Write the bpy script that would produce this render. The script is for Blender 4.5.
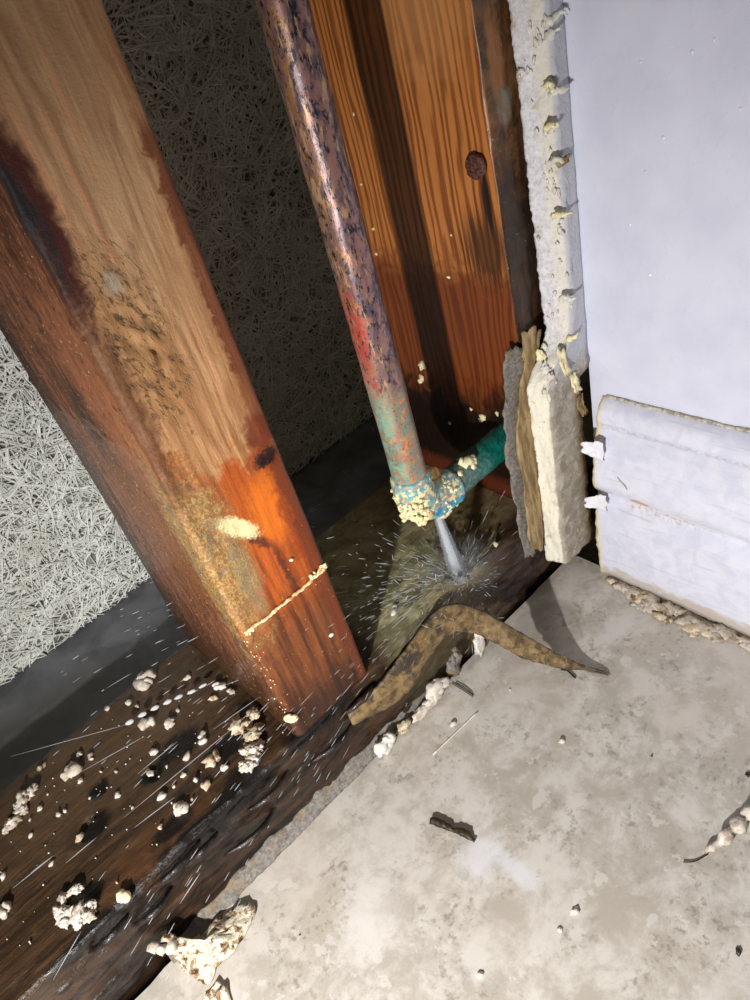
import bpy, bmesh, math, random
import numpy as np
from mathutils import Vector, Matrix, noise

# ---------------------------------------------------------------- camera, world, lights, exposure
for o in list(bpy.data.objects):
    bpy.data.objects.remove(o, do_unlink=True)
SC = bpy.context.scene
COL = SC.collection
SC.view_settings.view_transform = 'Standard'
SC.view_settings.look = 'None'
SC.view_settings.exposure = 0.1
SC.view_settings.gamma = 1.0
SC.view_settings.use_curve_mapping = False

cam_d = bpy.data.cameras.new('camera')
cam_d.sensor_fit = 'VERTICAL'
cam_d.sensor_height = 36.0
cam_d.lens = 36.0 * 726.8 / 1000.0
cam_d.clip_start = 0.005
cam_d.clip_end = 20
cam = bpy.data.objects.new('camera', cam_d)
COL.objects.link(cam)
cam.matrix_world = (Matrix.Translation((-0.04858, -0.17604, 0.22810)) @ Matrix.Rotation(math.radians(-32.94), 4, 'Z')
                    @ Matrix.Rotation(math.radians(53.11), 4, 'X') @ Matrix.Rotation(math.radians(-17.41), 4, 'Z'))
SC.camera = cam

world = bpy.data.worlds.new('world')
SC.world = world
world.use_nodes = True
world.node_tree.nodes['Background'].inputs[0].default_value = (1.0, 0.86, 0.64, 1)
world.node_tree.nodes['Background'].inputs[1].default_value = 0.075

# the hand-held torch: a small bright lamp left of the camera
torch_d = bpy.data.lights.new('torch_lamp', 'SPOT')
torch_d.energy = 6.3
torch_d.color = (1.0, 0.97, 0.95)
torch_d.shadow_soft_size = 0.005
torch_d.spot_size = math.radians(112)
torch_d.spot_blend = 1.0
torch = bpy.data.objects.new('torch_lamp', torch_d)
COL.objects.link(torch)
torch.location = (-0.21, -0.175, 0.115)
torch.rotation_euler = (Vector((0.03, -0.05, -0.02)) - Vector(torch.location)).to_track_quat('-Z', 'Y').to_euler()

HF = -0.0423      # tile surface
X2 = 0.1527       # left face of the corner stud
X3 = 0.1782       # right wall surface
XB = 0.1662       # baseboard face
W = 0.0848        # stud and plate depth
LEDGE = -0.021
YB = 0.17         # fibre board surface

# measured positions (metres)
CRUMBS= [(-0.0241, 0.0798, 0.01, 0.0067), (-0.0353, 0.0764, 0.0039, 0.003), (-0.0441, 0.0811, 0.003, 0.003), (-0.0361, 0.058, 0.0063, 0.0038), (-0.0305, 0.0494, 0.0045, 0.0029), (-0.013, 0.0644, 0.0035, 0.0026), (-0.0061, 0.0482, 0.0034, 0.0051), (-0.0047, 0.0412, 0.0038, 0.0038), (-0.011, 0.0448, 0.0025, 0.0029), (-0.0243, 0.0317, 0.004, 0.0052), (-0.0268, 0.0206, 0.0062, 0.0035), (-0.0259, 0.0132, 0.0034, 0.0031), (-0.0364, 0.0182, 0.0023, 0.003), (-0.0349, 0.0131, 0.0026, 0.003), (-0.0377, 0.0242, 0.0035, 0.0027), (-0.0334, 0.0301, 0.0031, 0.0028), (-0.0491, 0.0245, 0.0026, 0.0038), (-0.0464, 0.0136, 0.0044, 0.0063), (-0.0553, 0.0132, 0.0022, 0.0022), (-0.0626, 0.0692, 0.0033, 0.0037), (-0.0594, 0.0644, 0.0029, 0.0033), (-0.0691, 0.0649, 0.0073, 0.0069), (-0.0676, 0.0571, 0.0032, 0.0036), (-0.0763, 0.0777, 0.0037, 0.0025), (-0.0603, 0.0389, 0.0023, 0.0023), (-0.079, 0.0514, 0.0039, 0.0039), (-0.0844, 0.0604, 0.0016, 0.002), (-0.0914, 0.0522, 0.0023, 0.0019), (-0.0781, 0.0351, 0.003, 0.003), (-0.0901, 0.0344, 0.0022, 0.0018), (-0.1049, 0.0452, 0.0025, 0.0025), (-0.0773, 0.0018, 0.0051, 0.0048), (-0.1094, 0.0316, 0.0063, 0.0052), (-0.0761, 0.008, 0.0017, 0.0017), (-0.0411, 0.0436, 0.0028, 0.002), (-0.0241, 0.0529, 0.0021, 0.0021), (-0.047, 0.036, 0.0027, 0.002), (-0.0347, 0.0704, 0.0021, 0.0017), (-0.0602, 0.0545, 0.0016, 0.0016), (-0.0559, 0.0491, 0.0016, 0.0016), (-0.0589, 0.0291, 0.0015, 0.0015), (-0.0434, 0.0232, 0.0017, 0.0015), (-0.0409, 0.0335, 0.0016, 0.0016), (-0.0416, 0.0129, 0.0017, 0.0017), (-0.0891, 0.0592, 0.0015, 0.0015), (-0.0685, 0.0474, 0.0012, 0.0012), (-0.0797, 0.0638, 0.0016, 0.0016)]
CLUSTERA= [(-0.0043, 0.0223, 0.0044), (-0.0121, 0.0221, 0.0048), (-0.0076, 0.016, 0.0036), (-0.0118, 0.0154, 0.0051), (-0.0088, 0.0214, 0.004)]
CLUSTERB= [(-0.0155, 0.0095, 0.005), (-0.012, 0.0092, 0.0035), (-0.0202, 0.006, 0.0045), (-0.0172, 0.0062, 0.0038)]
LONGL= [(-0.084, 0.0699, 0.0036), (-0.0873, 0.0691, 0.0051), (-0.0902, 0.0661, 0.0047), (-0.0944, 0.0633, 0.0039), (-0.0968, 0.0625, 0.0031)]
FORKC= [(-0.0877, 0.017, 0.0031), (-0.092, 0.0183, 0.0038), (-0.0944, 0.0149, 0.0044), (-0.0932, 0.0111, 0.0041), (-0.0897, 0.0082, 0.0047), (-0.0862, 0.0066, 0.003), (-0.0885, 0.0045, 0.0033), (-0.0921, 0.005, 0.0023), (-0.0949, 0.0094, 0.0027)]
DROPROW= [(-0.0409, 0.0627, 0.004), (-0.0354, 0.0614, 0.004), (-0.0301, 0.0597, 0.004), (-0.025, 0.0576, 0.004), (-0.0205, 0.0557, 0.004), (-0.0155, 0.0532, 0.004), (-0.0106, 0.0516, 0.004)]
BLACK= [(-64.1, 48.6, -0.0), (-73.6, 35.6, 0.0), (-46.7, 35.7, 0.0), (-61.3, -15.7, 0.0), (-33.4, 38.1, 0.0), (-26.0, 1.2, 0.0), (-46.9, -2.8, -0.0), (-79.0, -8.3, 0.0), (-90.7, -12.8, 0.0)]
SCRAP2= [(-0.0777, -0.0215, -0.0423), (-0.0722, -0.0217, -0.0423), (-0.0709, -0.0264, -0.0423), (-0.073, -0.032, -0.0423), (-0.0805, -0.0259, -0.0423)]
TWIG= [(0.0192, -0.0407, -0.0423), (0.0211, -0.0449, -0.0423), (0.0221, -0.0492, -0.0423), (0.0236, -0.053, -0.0423), (0.0241, -0.0566, -0.0423), (0.0242, -0.059, -0.0423)]
CURL= [(0.0715, -0.1233, -0.0423), (0.0788, -0.1252, -0.0423), (0.0854, -0.1265, -0.0423), (0.092, -0.1278, -0.0423), (0.0989, -0.1305, -0.0423)]
CURLHAIR= [(0.0643, -0.1189, -0.0423), (0.067, -0.1217, -0.0423), (0.0719, -0.1238, -0.0423)]
HAIR= [(0.0726, -0.0044, -0.0423), (0.0728, -0.0102, -0.0423), (0.0729, -0.0167, -0.0423), (0.0744, -0.0124, -0.0423), (0.0741, -0.0055, -0.0423)]
SPECKS= [(0.0779, -0.06, -0.0423), (0.0276, -0.1005, -0.0423), (-0.0083, -0.0886, -0.0423), (0.0569, -0.0189, -0.0423), (0.0197, -0.1001, -0.0423), (0.0854, -0.0275, -0.0423)]
DARKSPECKS= [(0.0502, -0.1446, -0.0423), (0.0935, -0.0904, -0.0423), (0.1072, -0.1206, -0.0423), (-0.0419, -0.032, -0.0423)]
STREAK= [(0.0409, -0.0217, -0.0423), (0.0683, -0.0234, -0.0423)]
WHITEFILM= [(0.0278, -0.068, -0.0423), (0.0313, -0.0834, -0.0423), (-0.0141, -0.046, -0.0423), (-0.0247, -0.0516, -0.0423)]
GROUT= [(0.165, -0.0278, 0.0049), (0.163, -0.0345, 0.0058), (0.1638, -0.0404, 0.0062), (0.1632, -0.0464, 0.0066), (0.1618, -0.0523, 0.007), (0.1623, -0.0564, 0.0055), (0.158, -0.0608, 0.0063), (0.1635, -0.0636, 0.0054), (0.1611, -0.0696, 0.0054), (0.1608, -0.0743, 0.0058), (0.161, -0.0796, 0.0066), (0.1639, -0.0839, 0.0061), (0.1648, -0.0891, 0.0056), (0.1619, -0.0935, 0.0051), (0.1576, -0.0472, 0.0042), (0.156, -0.0723, 0.004)]
CHUNKS= [(0.0941, -0.004, -0.0345), (0.0635, -0.004, -0.0326), (0.0546, -0.004, -0.0342), (0.0293, -0.004, -0.035), (0.0441, -0.004, -0.0352), (0.0213, -0.004, -0.0324), (0.0758, -0.004, -0.0344)]
XSPECK= [(0.1517, 0.0592, 0.0658), (0.1517, 0.062, 0.058), (0.1517, 0.0264, 0.0453), (0.1517, 0.0174, 0.0501), (0.1517, 0.0332, 0.0478), (0.1517, 0.0494, 0.0351), (0.1517, 0.0259, 0.1303), (0.1517, 0.0318, 0.1124), (0.1517, 0.0665, 0.175), (0.1517, 0.0721, 0.1483), (0.1517, 0.0736, 0.1181), (0.1517, 0.0714, 0.1295)]
MORTAR= [(-0.0341, -0.003, -0.0394), (-0.0171, -0.003, -0.0386), (0.0048, -0.003, -0.0389), (0.0169, -0.003, -0.0375), (0.038, -0.003, -0.0377)]
GREYL= [(0.1438, -0.001, 0.0893), (0.1403, -0.001, 0.0786), (0.1367, -0.001, 0.0616), (0.135, -0.001, 0.0474), (0.1347, -0.001, 0.0258), (0.1329, -0.003, 0.0044), (0.1317, -0.005, -0.0113)]
GREYR= [(0.1554, -0.0025, 0.0865), (0.1527, -0.0025, 0.0719), (0.1482, -0.0025, 0.0549), (0.1462, -0.003, 0.0407), (0.1445, -0.003, 0.0195), (0.1405, -0.005, -0.0006), (0.1371, -0.007, -0.0128)]
TANL= [(0.1515, -0.0035, 0.0901), (0.1503, -0.0035, 0.0804), (0.1459, -0.0035, 0.0713), (0.1398, -0.0035, 0.0503), (0.1378, -0.0045, 0.025), (0.1361, -0.006, 0.0033), (0.1352, -0.007, -0.0067)]
TANR= [(0.1623, -0.004, 0.089), (0.1579, -0.004, 0.0787), (0.1538, -0.004, 0.0668), (0.151, -0.004, 0.0432), (0.1482, -0.005, 0.0177), (0.1454, -0.006, -0.004), (0.143, -0.0075, -0.0155)]
SCRAP= [(-0.0792, -0.004, -0.0248), (-0.0739, -0.004, -0.0269), (-0.0748, -0.004, -0.0386), (-0.0654, -0.004, -0.0397), (-0.0543, -0.0046, -0.0423), (-0.0479, -0.0093, -0.0423), (-0.0496, -0.0143, -0.0423), (-0.0592, -0.0172, -0.0423), (-0.0687, -0.0177, -0.0423), (-0.0747, -0.0189, -0.0423), (-0.0782, -0.0118, -0.0423), (-0.079, -0.004, -0.0408)]
WDROPS= [(0.178, -0.04, 0.178), (0.178, -0.0563, 0.1793), (0.178, -0.0626, 0.1818), (0.178, -0.041, 0.1459), (0.178, -0.0709, 0.1635), (0.178, -0.0474, 0.1563), (0.178, -0.035, 0.1279), (0.178, -0.0424, 0.1104), (0.178, -0.0462, 0.1156), (0.178, -0.0173, 0.1043), (0.178, -0.0353, 0.1869), (0.178, -0.0402, 0.1895), (0.178, -0.0725, 0.1608)]
FLUFF= [(0.1694, -0.0155, 0.1897), (0.1661, -0.0155, 0.1757), (0.1689, -0.0155, 0.1729), (0.1647, -0.0155, 0.1636), (0.1653, -0.0155, 0.1529), (0.1697, -0.0155, 0.1514), (0.1705, -0.0155, 0.1934), (0.1645, -0.0155, 0.1357), (0.1642, -0.0155, 0.1036), (0.1663, -0.0155, 0.0855)]
GLAB= ['first grout lump along the baseboard foot, counting from the wall corner', 'second grout lump along the baseboard foot, counting from the wall corner', 'third grout lump along the baseboard foot, counting from the wall corner', 'fifth grout lump along the baseboard foot, counting from the wall corner', 'sixth grout lump along the baseboard foot, counting from the wall corner', 'seventh grout lump along the baseboard foot, counting from the wall corner', 'eighth grout lump along the baseboard foot, counting from the wall corner', 'ninth grout lump along the baseboard foot, counting from the wall corner', 'tenth grout lump along the baseboard foot, counting from the wall corner', 'twelfth grout lump along the baseboard foot, counting from the wall corner', 'thirteenth grout lump along the baseboard foot, counting from the wall corner', 'fourteenth grout lump along the baseboard foot, counting from the wall corner', 'fifteenth grout lump along the baseboard foot, counting from the wall corner', 'sixteenth grout lump along the baseboard foot, counting from the wall corner', 'fourth grout lump along the baseboard foot, counting from the wall corner', 'eleventh grout lump along the baseboard foot, counting from the wall corner']
CLAB= {1: 'small pale plaster crumb below left of the crumb by the back edge', 2: 'tiny pale plaster crumb left of the drop row', 5: 'small pale plaster crumb above right of the drop row', 6: 'small pale plaster crumb above left of the tan pile by the stud', 7: 'small pale plaster crumb above right of the bright round crumb', 8: 'tiny pale plaster crumb above the bright round crumb', 11: 'small pale plaster crumb below right of the flat tan crumb', 12: 'tiny pale plaster crumb below left of the flat tan crumb', 13: 'tiny pale plaster crumb below the flat tan crumb', 14: 'small pale plaster crumb above the upright front half crumb', 15: 'small pale plaster crumb below left of the bright round crumb', 16: 'tiny pale plaster crumb above left of the upright front half crumb', 18: 'tiny pale plaster crumb below left of the upright front half crumb', 19: 'small pale plaster crumb above right of the lumpy left middle crumb', 20: 'tiny pale plaster crumb above right of the long pinkish crumb', 22: 'small pale plaster crumb below right of the lumpy left middle crumb', 23: 'small pale plaster crumb left of the lumpy left middle crumb', 24: 'tiny pale plaster crumb left of the upright front half crumb', 25: 'small pale plaster crumb right of the long pinkish crumb', 26: 'tiny pale plaster crumb below left of the lumpy left middle crumb', 27: 'tiny pale plaster crumb below the long pinkish crumb', 28: 'small pale plaster crumb below the lumpy left middle crumb', 29: 'tiny pale plaster crumb above left of the hooked plaster chunk', 30: 'tiny pale plaster crumb left of the cream front edge crumb', 33: 'tiny pale plaster crumb above the cream front edge crumb', 34: 'tiny pale plaster crumb left of the bright round crumb', 35: 'tiny pale plaster crumb below right of the drop row', 36: 'tiny pale plaster crumb left of the flat tan crumb', 37: 'tiny pale plaster crumb below the crumb by the back edge', 38: 'tiny pale plaster crumb right of the lumpy left middle crumb', 39: 'tiny pale plaster crumb below left of the drop row', 40: 'tiny pale plaster crumb below the drop row', 41: 'tiny pale plaster crumb left of the white pile by the stud', 42: 'tiny pale plaster crumb below left of the tan pile by the stud', 43: 'tiny pale plaster crumb above right of the upright front half crumb', 44: 'tiny pale plaster crumb below right of the long pinkish crumb', 45: 'tiny pale plaster crumb above the hooked plaster chunk', 46: 'tiny pale plaster crumb above left of the cream front edge crumb'}
LONGT= [((-0.0832, 0.0891, 0.006), (-0.0417, 0.0562, 0.009)), ((-0.0626, 0.0232, 0.006), (-0.0127, 0.0179, 0.009)), ((-0.0655, 0.0556, 0.006), (-0.0404, 0.0452, 0.009)), ((-0.1026, 0.0326, 0.006), (-0.0879, 0.0289, 0.009)), ((-0.0618, 0.0164, 0.006), (-0.0457, 0.0118, 0.009)), ((-0.0204, 0.0268, 0.006), (0.0, 0.021, 0.009)), ((-0.0394, 0.0857, 0.006), (-0.0281, 0.0798, 0.009)), ((-0.1037, -0.0074, 0.006), (-0.0906, -0.0035, 0.009)), ((-0.0508, 0.0352, 0.006), (-0.0328, 0.0316, 0.009)), ((-0.0057, 0.0415, 0.006), (0.0068, 0.031, 0.009)), ((-0.0959, 0.0326, 0.006), (-0.0869, 0.029, 0.009)), ((-0.0853, 0.0252, 0.006), (-0.073, 0.022, 0.009)), ((-0.0639, -0.02, 0.006), (-0.054, -0.0192, 0.009))]

# ---------------------------------------------------------------- small shader language
def lin(c):
    out = []
    for v in c[:3]:
        v = v / 255.0
        out.append(v / 12.92 if v <= 0.04045 else ((v + 0.055) / 1.055) ** 2.4)
    return (out[0], out[1], out[2], 1.0)

class S:
    def __init__(s, m, sock): s.m = m; s.k = sock
    def _b(s, op, o, rev=False):
        n = s.m.nt.nodes.new('ShaderNodeMath'); n.operation = op
        a, b = (o, s) if rev else (s, o)
        s.m.put(n.inputs[0], a); s.m.put(n.inputs[1], b)
        return S(s.m, n.outputs[0])
    def __add__(s, o): return s._b('ADD', o)
    def __radd__(s, o): return s._b('ADD', o)
    def __sub__(s, o): return s._b('SUBTRACT', o)
    def __rsub__(s, o): return s._b('SUBTRACT', o, True)
    def __mul__(s, o): return s._b('MULTIPLY', o)
    def __rmul__(s, o): return s._b('MULTIPLY', o)
    def __truediv__(s, o): return s._b('DIVIDE', o)
    def __pow__(s, o): return s._b('POWER', o)
    def max(s, o): return s._b('MAXIMUM', o)
    def min(s, o): return s._b('MINIMUM', o)
    def f(s, op):
        n = s.m.nt.nodes.new('ShaderNodeMath'); n.operation = op; s.m.put(n.inputs[0], s)
        return S(s.m, n.outputs[0])

class Mat:
    def __init__(s, name):
        s.mat = bpy.data.materials.new(name); s.mat.use_nodes = True
        s.nt = s.mat.node_tree
        s.bsdf = s.nt.nodes['Principled BSDF']
        g = s.nt.nodes.new('ShaderNodeNewGeometry')
        vm = s.nt.nodes.new('ShaderNodeVectorMath'); vm.operation = 'SCALE'
        s.nt.links.new(g.outputs['Position'], vm.inputs[0]); vm.inputs['Scale'].default_value = 1000.0
        s.geo = g
        s.P = S(s, vm.outputs[0])                         # millimetres
        sp = s.nt.nodes.new('ShaderNodeSeparateXYZ'); s.nt.links.new(vm.outputs[0], sp.inputs[0])
        s.x, s.y, s.z = (S(s, sp.outputs[i]) for i in range(3))
        s.island = S(s, g.outputs['Random Per Island'])
    def put(s, inp, v):
        if isinstance(v, S): s.nt.links.new(v.k, inp)
        elif isinstance(v, (tuple, list)): inp.default_value = v if len(v) == len(inp.default_value) else tuple(v) + (1,) * (len(inp.default_value) - len(v))
        else: inp.default_value = v
    def vec(s, x, y, z):
        n = s.nt.nodes.new('ShaderNodeCombineXYZ')
        for i, v in enumerate((x, y, z)): s.put(n.inputs[i], v)
        return S(s, n.outputs[0])
    def noise(s, scale, detail=3, rough=0.55, dist=0.0, v=None):
        n = s.nt.nodes.new('ShaderNodeTexNoise')
        s.put(n.inputs['Vector'], v or s.P)
        n.inputs['Scale'].default_value = scale; n.inputs['Detail'].default_value = detail
        n.inputs['Roughness'].default_value = rough; n.inputs['Distortion'].default_value = dist
        return S(s, n.outputs[0])
    def voro(s, scale, v=None, feat='F1', rnd=1.0):
        n = s.nt.nodes.new('ShaderNodeTexVoronoi'); n.feature = feat
        s.put(n.inputs['Vector'], v or s.P); n.inputs['Scale'].default_value = scale
        n.inputs['Randomness'].default_value = rnd
        return S(s, n.outputs[0])
    def ss(s, a, b, x, lo=0.0, hi=1.0):
        n = s.nt.nodes.new('ShaderNodeMapRange'); n.interpolation_type = 'SMOOTHSTEP'
        s.put(n.inputs[0], x); n.inputs[1].default_value = a; n.inputs[2].default_value = b
        n.inputs[3].default_value = lo; n.inputs[4].default_value = hi
        return S(s, n.outputs[0])
    def mix(s, fac, a, b):
        n = s.nt.nodes.new('ShaderNodeMix'); n.data_type = 'RGBA'
        s.put(n.inputs[0], fac)
        for i, v in ((6, a), (7, b)):
            s.put(n.inputs[i], v if isinstance(v, S) else lin(v))
        return S(s, n.outputs[2])
    def blob(s, u, v, cu, cv, ru, rv, wob, amt=0.9, soft=0.35):
        """soft edged stain of its own shape: an ellipse with a ragged outline"""
        a = (u - cu) / ru; b = (v - cv) / rv
        d = (a * a + b * b).f('SQRT') + (wob - 0.5) * (2 * amt)
        return s.ss(1 + soft, 1 - soft, d)
    def bump(s, h, strength=0.5, dist=0.0005):
        n = s.nt.nodes.new('ShaderNodeBump'); n.inputs['Strength'].default_value = strength
        n.inputs['Distance'].default_value = dist; s.put(n.inputs['Height'], h)
        s.nt.links.new(n.outputs[0], s.bsdf.inputs['Normal'])
    def out(s, col=None, rough=None, metal=None, coat=None, spec=None, trans=None, alpha=None, ior=None):
        i = s.bsdf.inputs
        if col is not None: s.put(i['Base Color'], col if isinstance(col, S) else lin(col))
        for k, v in (('Roughness', rough), ('Metallic', metal), ('Coat Weight', coat), ('Specular IOR Level', spec),
                     ('Transmission Weight', trans), ('Alpha', alpha), ('IOR', ior)):
            if v is not None: s.put(i[k], v)
        return s.mat

def inv(x): return 1.0 - x

# ---------------------------------------------------------------- mesh helpers
def mesh_obj(name, verts, faces, mat, parent=None, base=None, smooth=True, kind=None, label=None, cat=None, group=None):
    """one mesh object; verts are world metres, base is the object's origin"""
    b = np.array(base if base is not None else (0, 0, 0), float)
    v = np.asarray(verts, float) - b
    me = bpy.data.meshes.new(name)
    me.from_pydata(v.tolist(), [], faces if isinstance(faces, list) else faces.tolist())
    if smooth: me.polygons.foreach_set('use_smooth', [True] * len(me.polygons))
    me.update()
    bm = bmesh.new(); bm.from_mesh(me); bmesh.ops.recalc_face_normals(bm, faces=bm.faces); bm.to_mesh(me); bm.free()
    me.materials.append(mat)
    o = bpy.data.objects.new(name, me); COL.objects.link(o)
    if parent is not None:
        o.parent = parent
        o.location = b - np.array(parent.location)
    else: o.location = b
    tag(o, label, cat, group, kind)
    return o

def tag(o, label=None, cat=None, group=None, kind=None):
    if label: o['label'] = label
    if cat: o['category'] = cat
    if group: o['group'] = group
    if kind: o['kind'] = kind
    return o

def thing(name, loc, label, cat, group=None, kind=None):
    o = bpy.data.objects.new(name, None); COL.objects.link(o)
    o.empty_display_size = 0.01; o.location = loc
    return tag(o, label, cat, group, kind)

def N(x, y, z, s=1.0, seed=0.0):
    return noise.noise((x * s + seed, y * s - seed * 0.7, z * s + seed * 1.3))
def FB(x, y, z, s=1.0, seed=0.0, o=4):
    return noise.fractal((x * s + seed, y * s - seed * 0.7, z * s + seed * 1.3), 0.6, 2.1, o)

def sweep(rings, closed=True, caps=True):
    """rings: list of equally long point lists -> verts, faces"""
    n = len(rings[0]); V = [p for r in rings for p in r]; F = []
    m = n if closed else n - 1
    for i in range(len(rings) - 1):
        for j in range(m):
            a = i * n + j; b = i * n + (j + 1) % n
            F.append((a, b, b + n, a + n))
    if caps and closed:
        F.append(tuple(range(n))[::-1]); F.append(tuple(range(len(V) - n, len(V))))
    return V, F

def tube(path, rad, n=24, caps=True, fn=None):
    """round tube along a path of Vectors; rad number or list"""
    P = [Vector(p) for p in path]; rings = []
    up = None
    for i, p in enumerate(P):
        t = (P[min(i + 1, len(P) - 1)] - P[max(i - 1, 0)]).normalized()
        if up is None:
            up = Vector((0, 1, 0)) if abs(t.y) < 0.9 else Vector((1, 0, 0))
        u = (up - t * up.dot(t)).normalized(); up = u; w = t.cross(u)
        r = rad[i] if isinstance(rad, (list, tuple)) else rad
        ring = []
        for j in range(n):
            a = 2 * math.pi * j / n; d = u * math.cos(a) + w * math.sin(a); q = p + d * r
            if fn: q = q + d * fn(q)
            ring.append(tuple(q))
        rings.append(ring)
    return sweep(rings, True, caps)

_ico = {}
def ico(sub):
    if sub not in _ico:
        bm = bmesh.new(); bmesh.ops.create_icosphere(bm, subdivisions=sub, radius=1.0)
        _ico[sub] = (np.array([v.co[:] for v in bm.verts]), [tuple(v.index for v in f.verts) for f in bm.faces]); bm.free()
    return _ico[sub]

def blobs(parts, seed=0, sub=2, amp=0.35, freq=1.6, zmin=None):
    """several overlapping rough lumps -> verts, faces; parts: (x,y,z,rx,ry,rz)"""
    V = []; F = []
    bv, bf = ico(sub)
    for k, (x, y, z, rx, ry, rz) in enumerate(parts):
        off = len(V); s = seed * 7.13 + k * 3.7
        a = (seed * 1.7 + k) % 6.28; ca, sa = math.cos(a), math.sin(a)
        for v in bv:
            d = 1 + amp * (1.1 * FB(v[0], v[1], v[2], freq * 0.75, s, 2) + 0.7 * FB(v[0], v[1], v[2], freq * 2.1, s + 5, 3))
            e = v * np.array([1 + 0.35 * math.sin(s * 1.3), 1 + 0.35 * math.sin(s * 2.1 + 1), 1.0])
            p = np.array([e[0] * ca - e[1] * sa, e[0] * sa + e[1] * ca, e[2]]) * max(d, 0.25)
            q = (x + (p[0]) * rx, y + (p[1]) * ry, z + p[2] * rz)
            V.append((q[0], q[1], max(q[2], zmin) if zmin is not None else q[2]))
        F += [tuple(i + off for i in f) for f in bf]
    return V, F

def grid(nu, nv, fn):
    V = [tuple(fn(i / (nu - 1), j / (nv - 1))) for i in range(nu) for j in range(nv)]
    F = [(i * nv + j, i * nv + j + 1, (i + 1) * nv + j + 1, (i + 1) * nv + j) for i in range(nu - 1) for j in range(nv - 1)]
    return V, F

def slab(nu, nv, fn, thick):
    """a sheet with real thickness: fn(u,v)->point, thick = Vector offset of its other side (or callable)"""
    A, F = grid(nu, nv, fn); n = len(A)
    B = []
    for k, p in enumerate(A):
        t = thick(*p) if callable(thick) else thick
        B.append((p[0] + t[0], p[1] + t[1], p[2] + t[2]))
    F2 = [tuple(i + n for i in f[::-1]) for f in F]
    ed = [i * nv for i in range(nu)] + [(nu - 1) * nv + j for j in range(1, nv)] + [i * nv + nv - 1 for i in range(nu - 2, -1, -1)] + [j for j in range(nv - 2, 0, -1)]
    side = []
    for a, b in zip(ed, ed[1:] + ed[:1]): side.append((a, a + n, b + n, b))
    return A + B, F + F2 + side

def lerp_path(pts, t):
    k = min(int(t * (len(pts) - 1)), len(pts) - 2); f = t * (len(pts) - 1) - k
    return tuple(a + (b - a) * f for a, b in zip(pts[k], pts[k + 1]))

def catmull(pts, n):
    P = [Vector(p) for p in pts]; P = [P[0] * 2 - P[1]] + P + [P[-1] * 2 - P[-2]]
    out = []; m = len(P) - 3
    for i in range(n):
        t = i / (n - 1) * m; k = min(int(t), m - 1); f = t - k
        a, b, c, d = P[k:k + 4]
        out.append(0.5 * ((2 * b) + (c - a) * f + (2 * a - 5 * b + 4 * c - d) * f * f + (3 * b - a - 3 * c + d) * f ** 3))
    return out

# ---------------------------------------------------------------- materials (coordinates in millimetres)
def ss_k(m, x, z):
    return m.ss(1.6, 0.0, (((x - 31.5) / 9) ** 2.0 + ((z - 130) / 24) ** 2.0).f('SQRT'))

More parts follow.
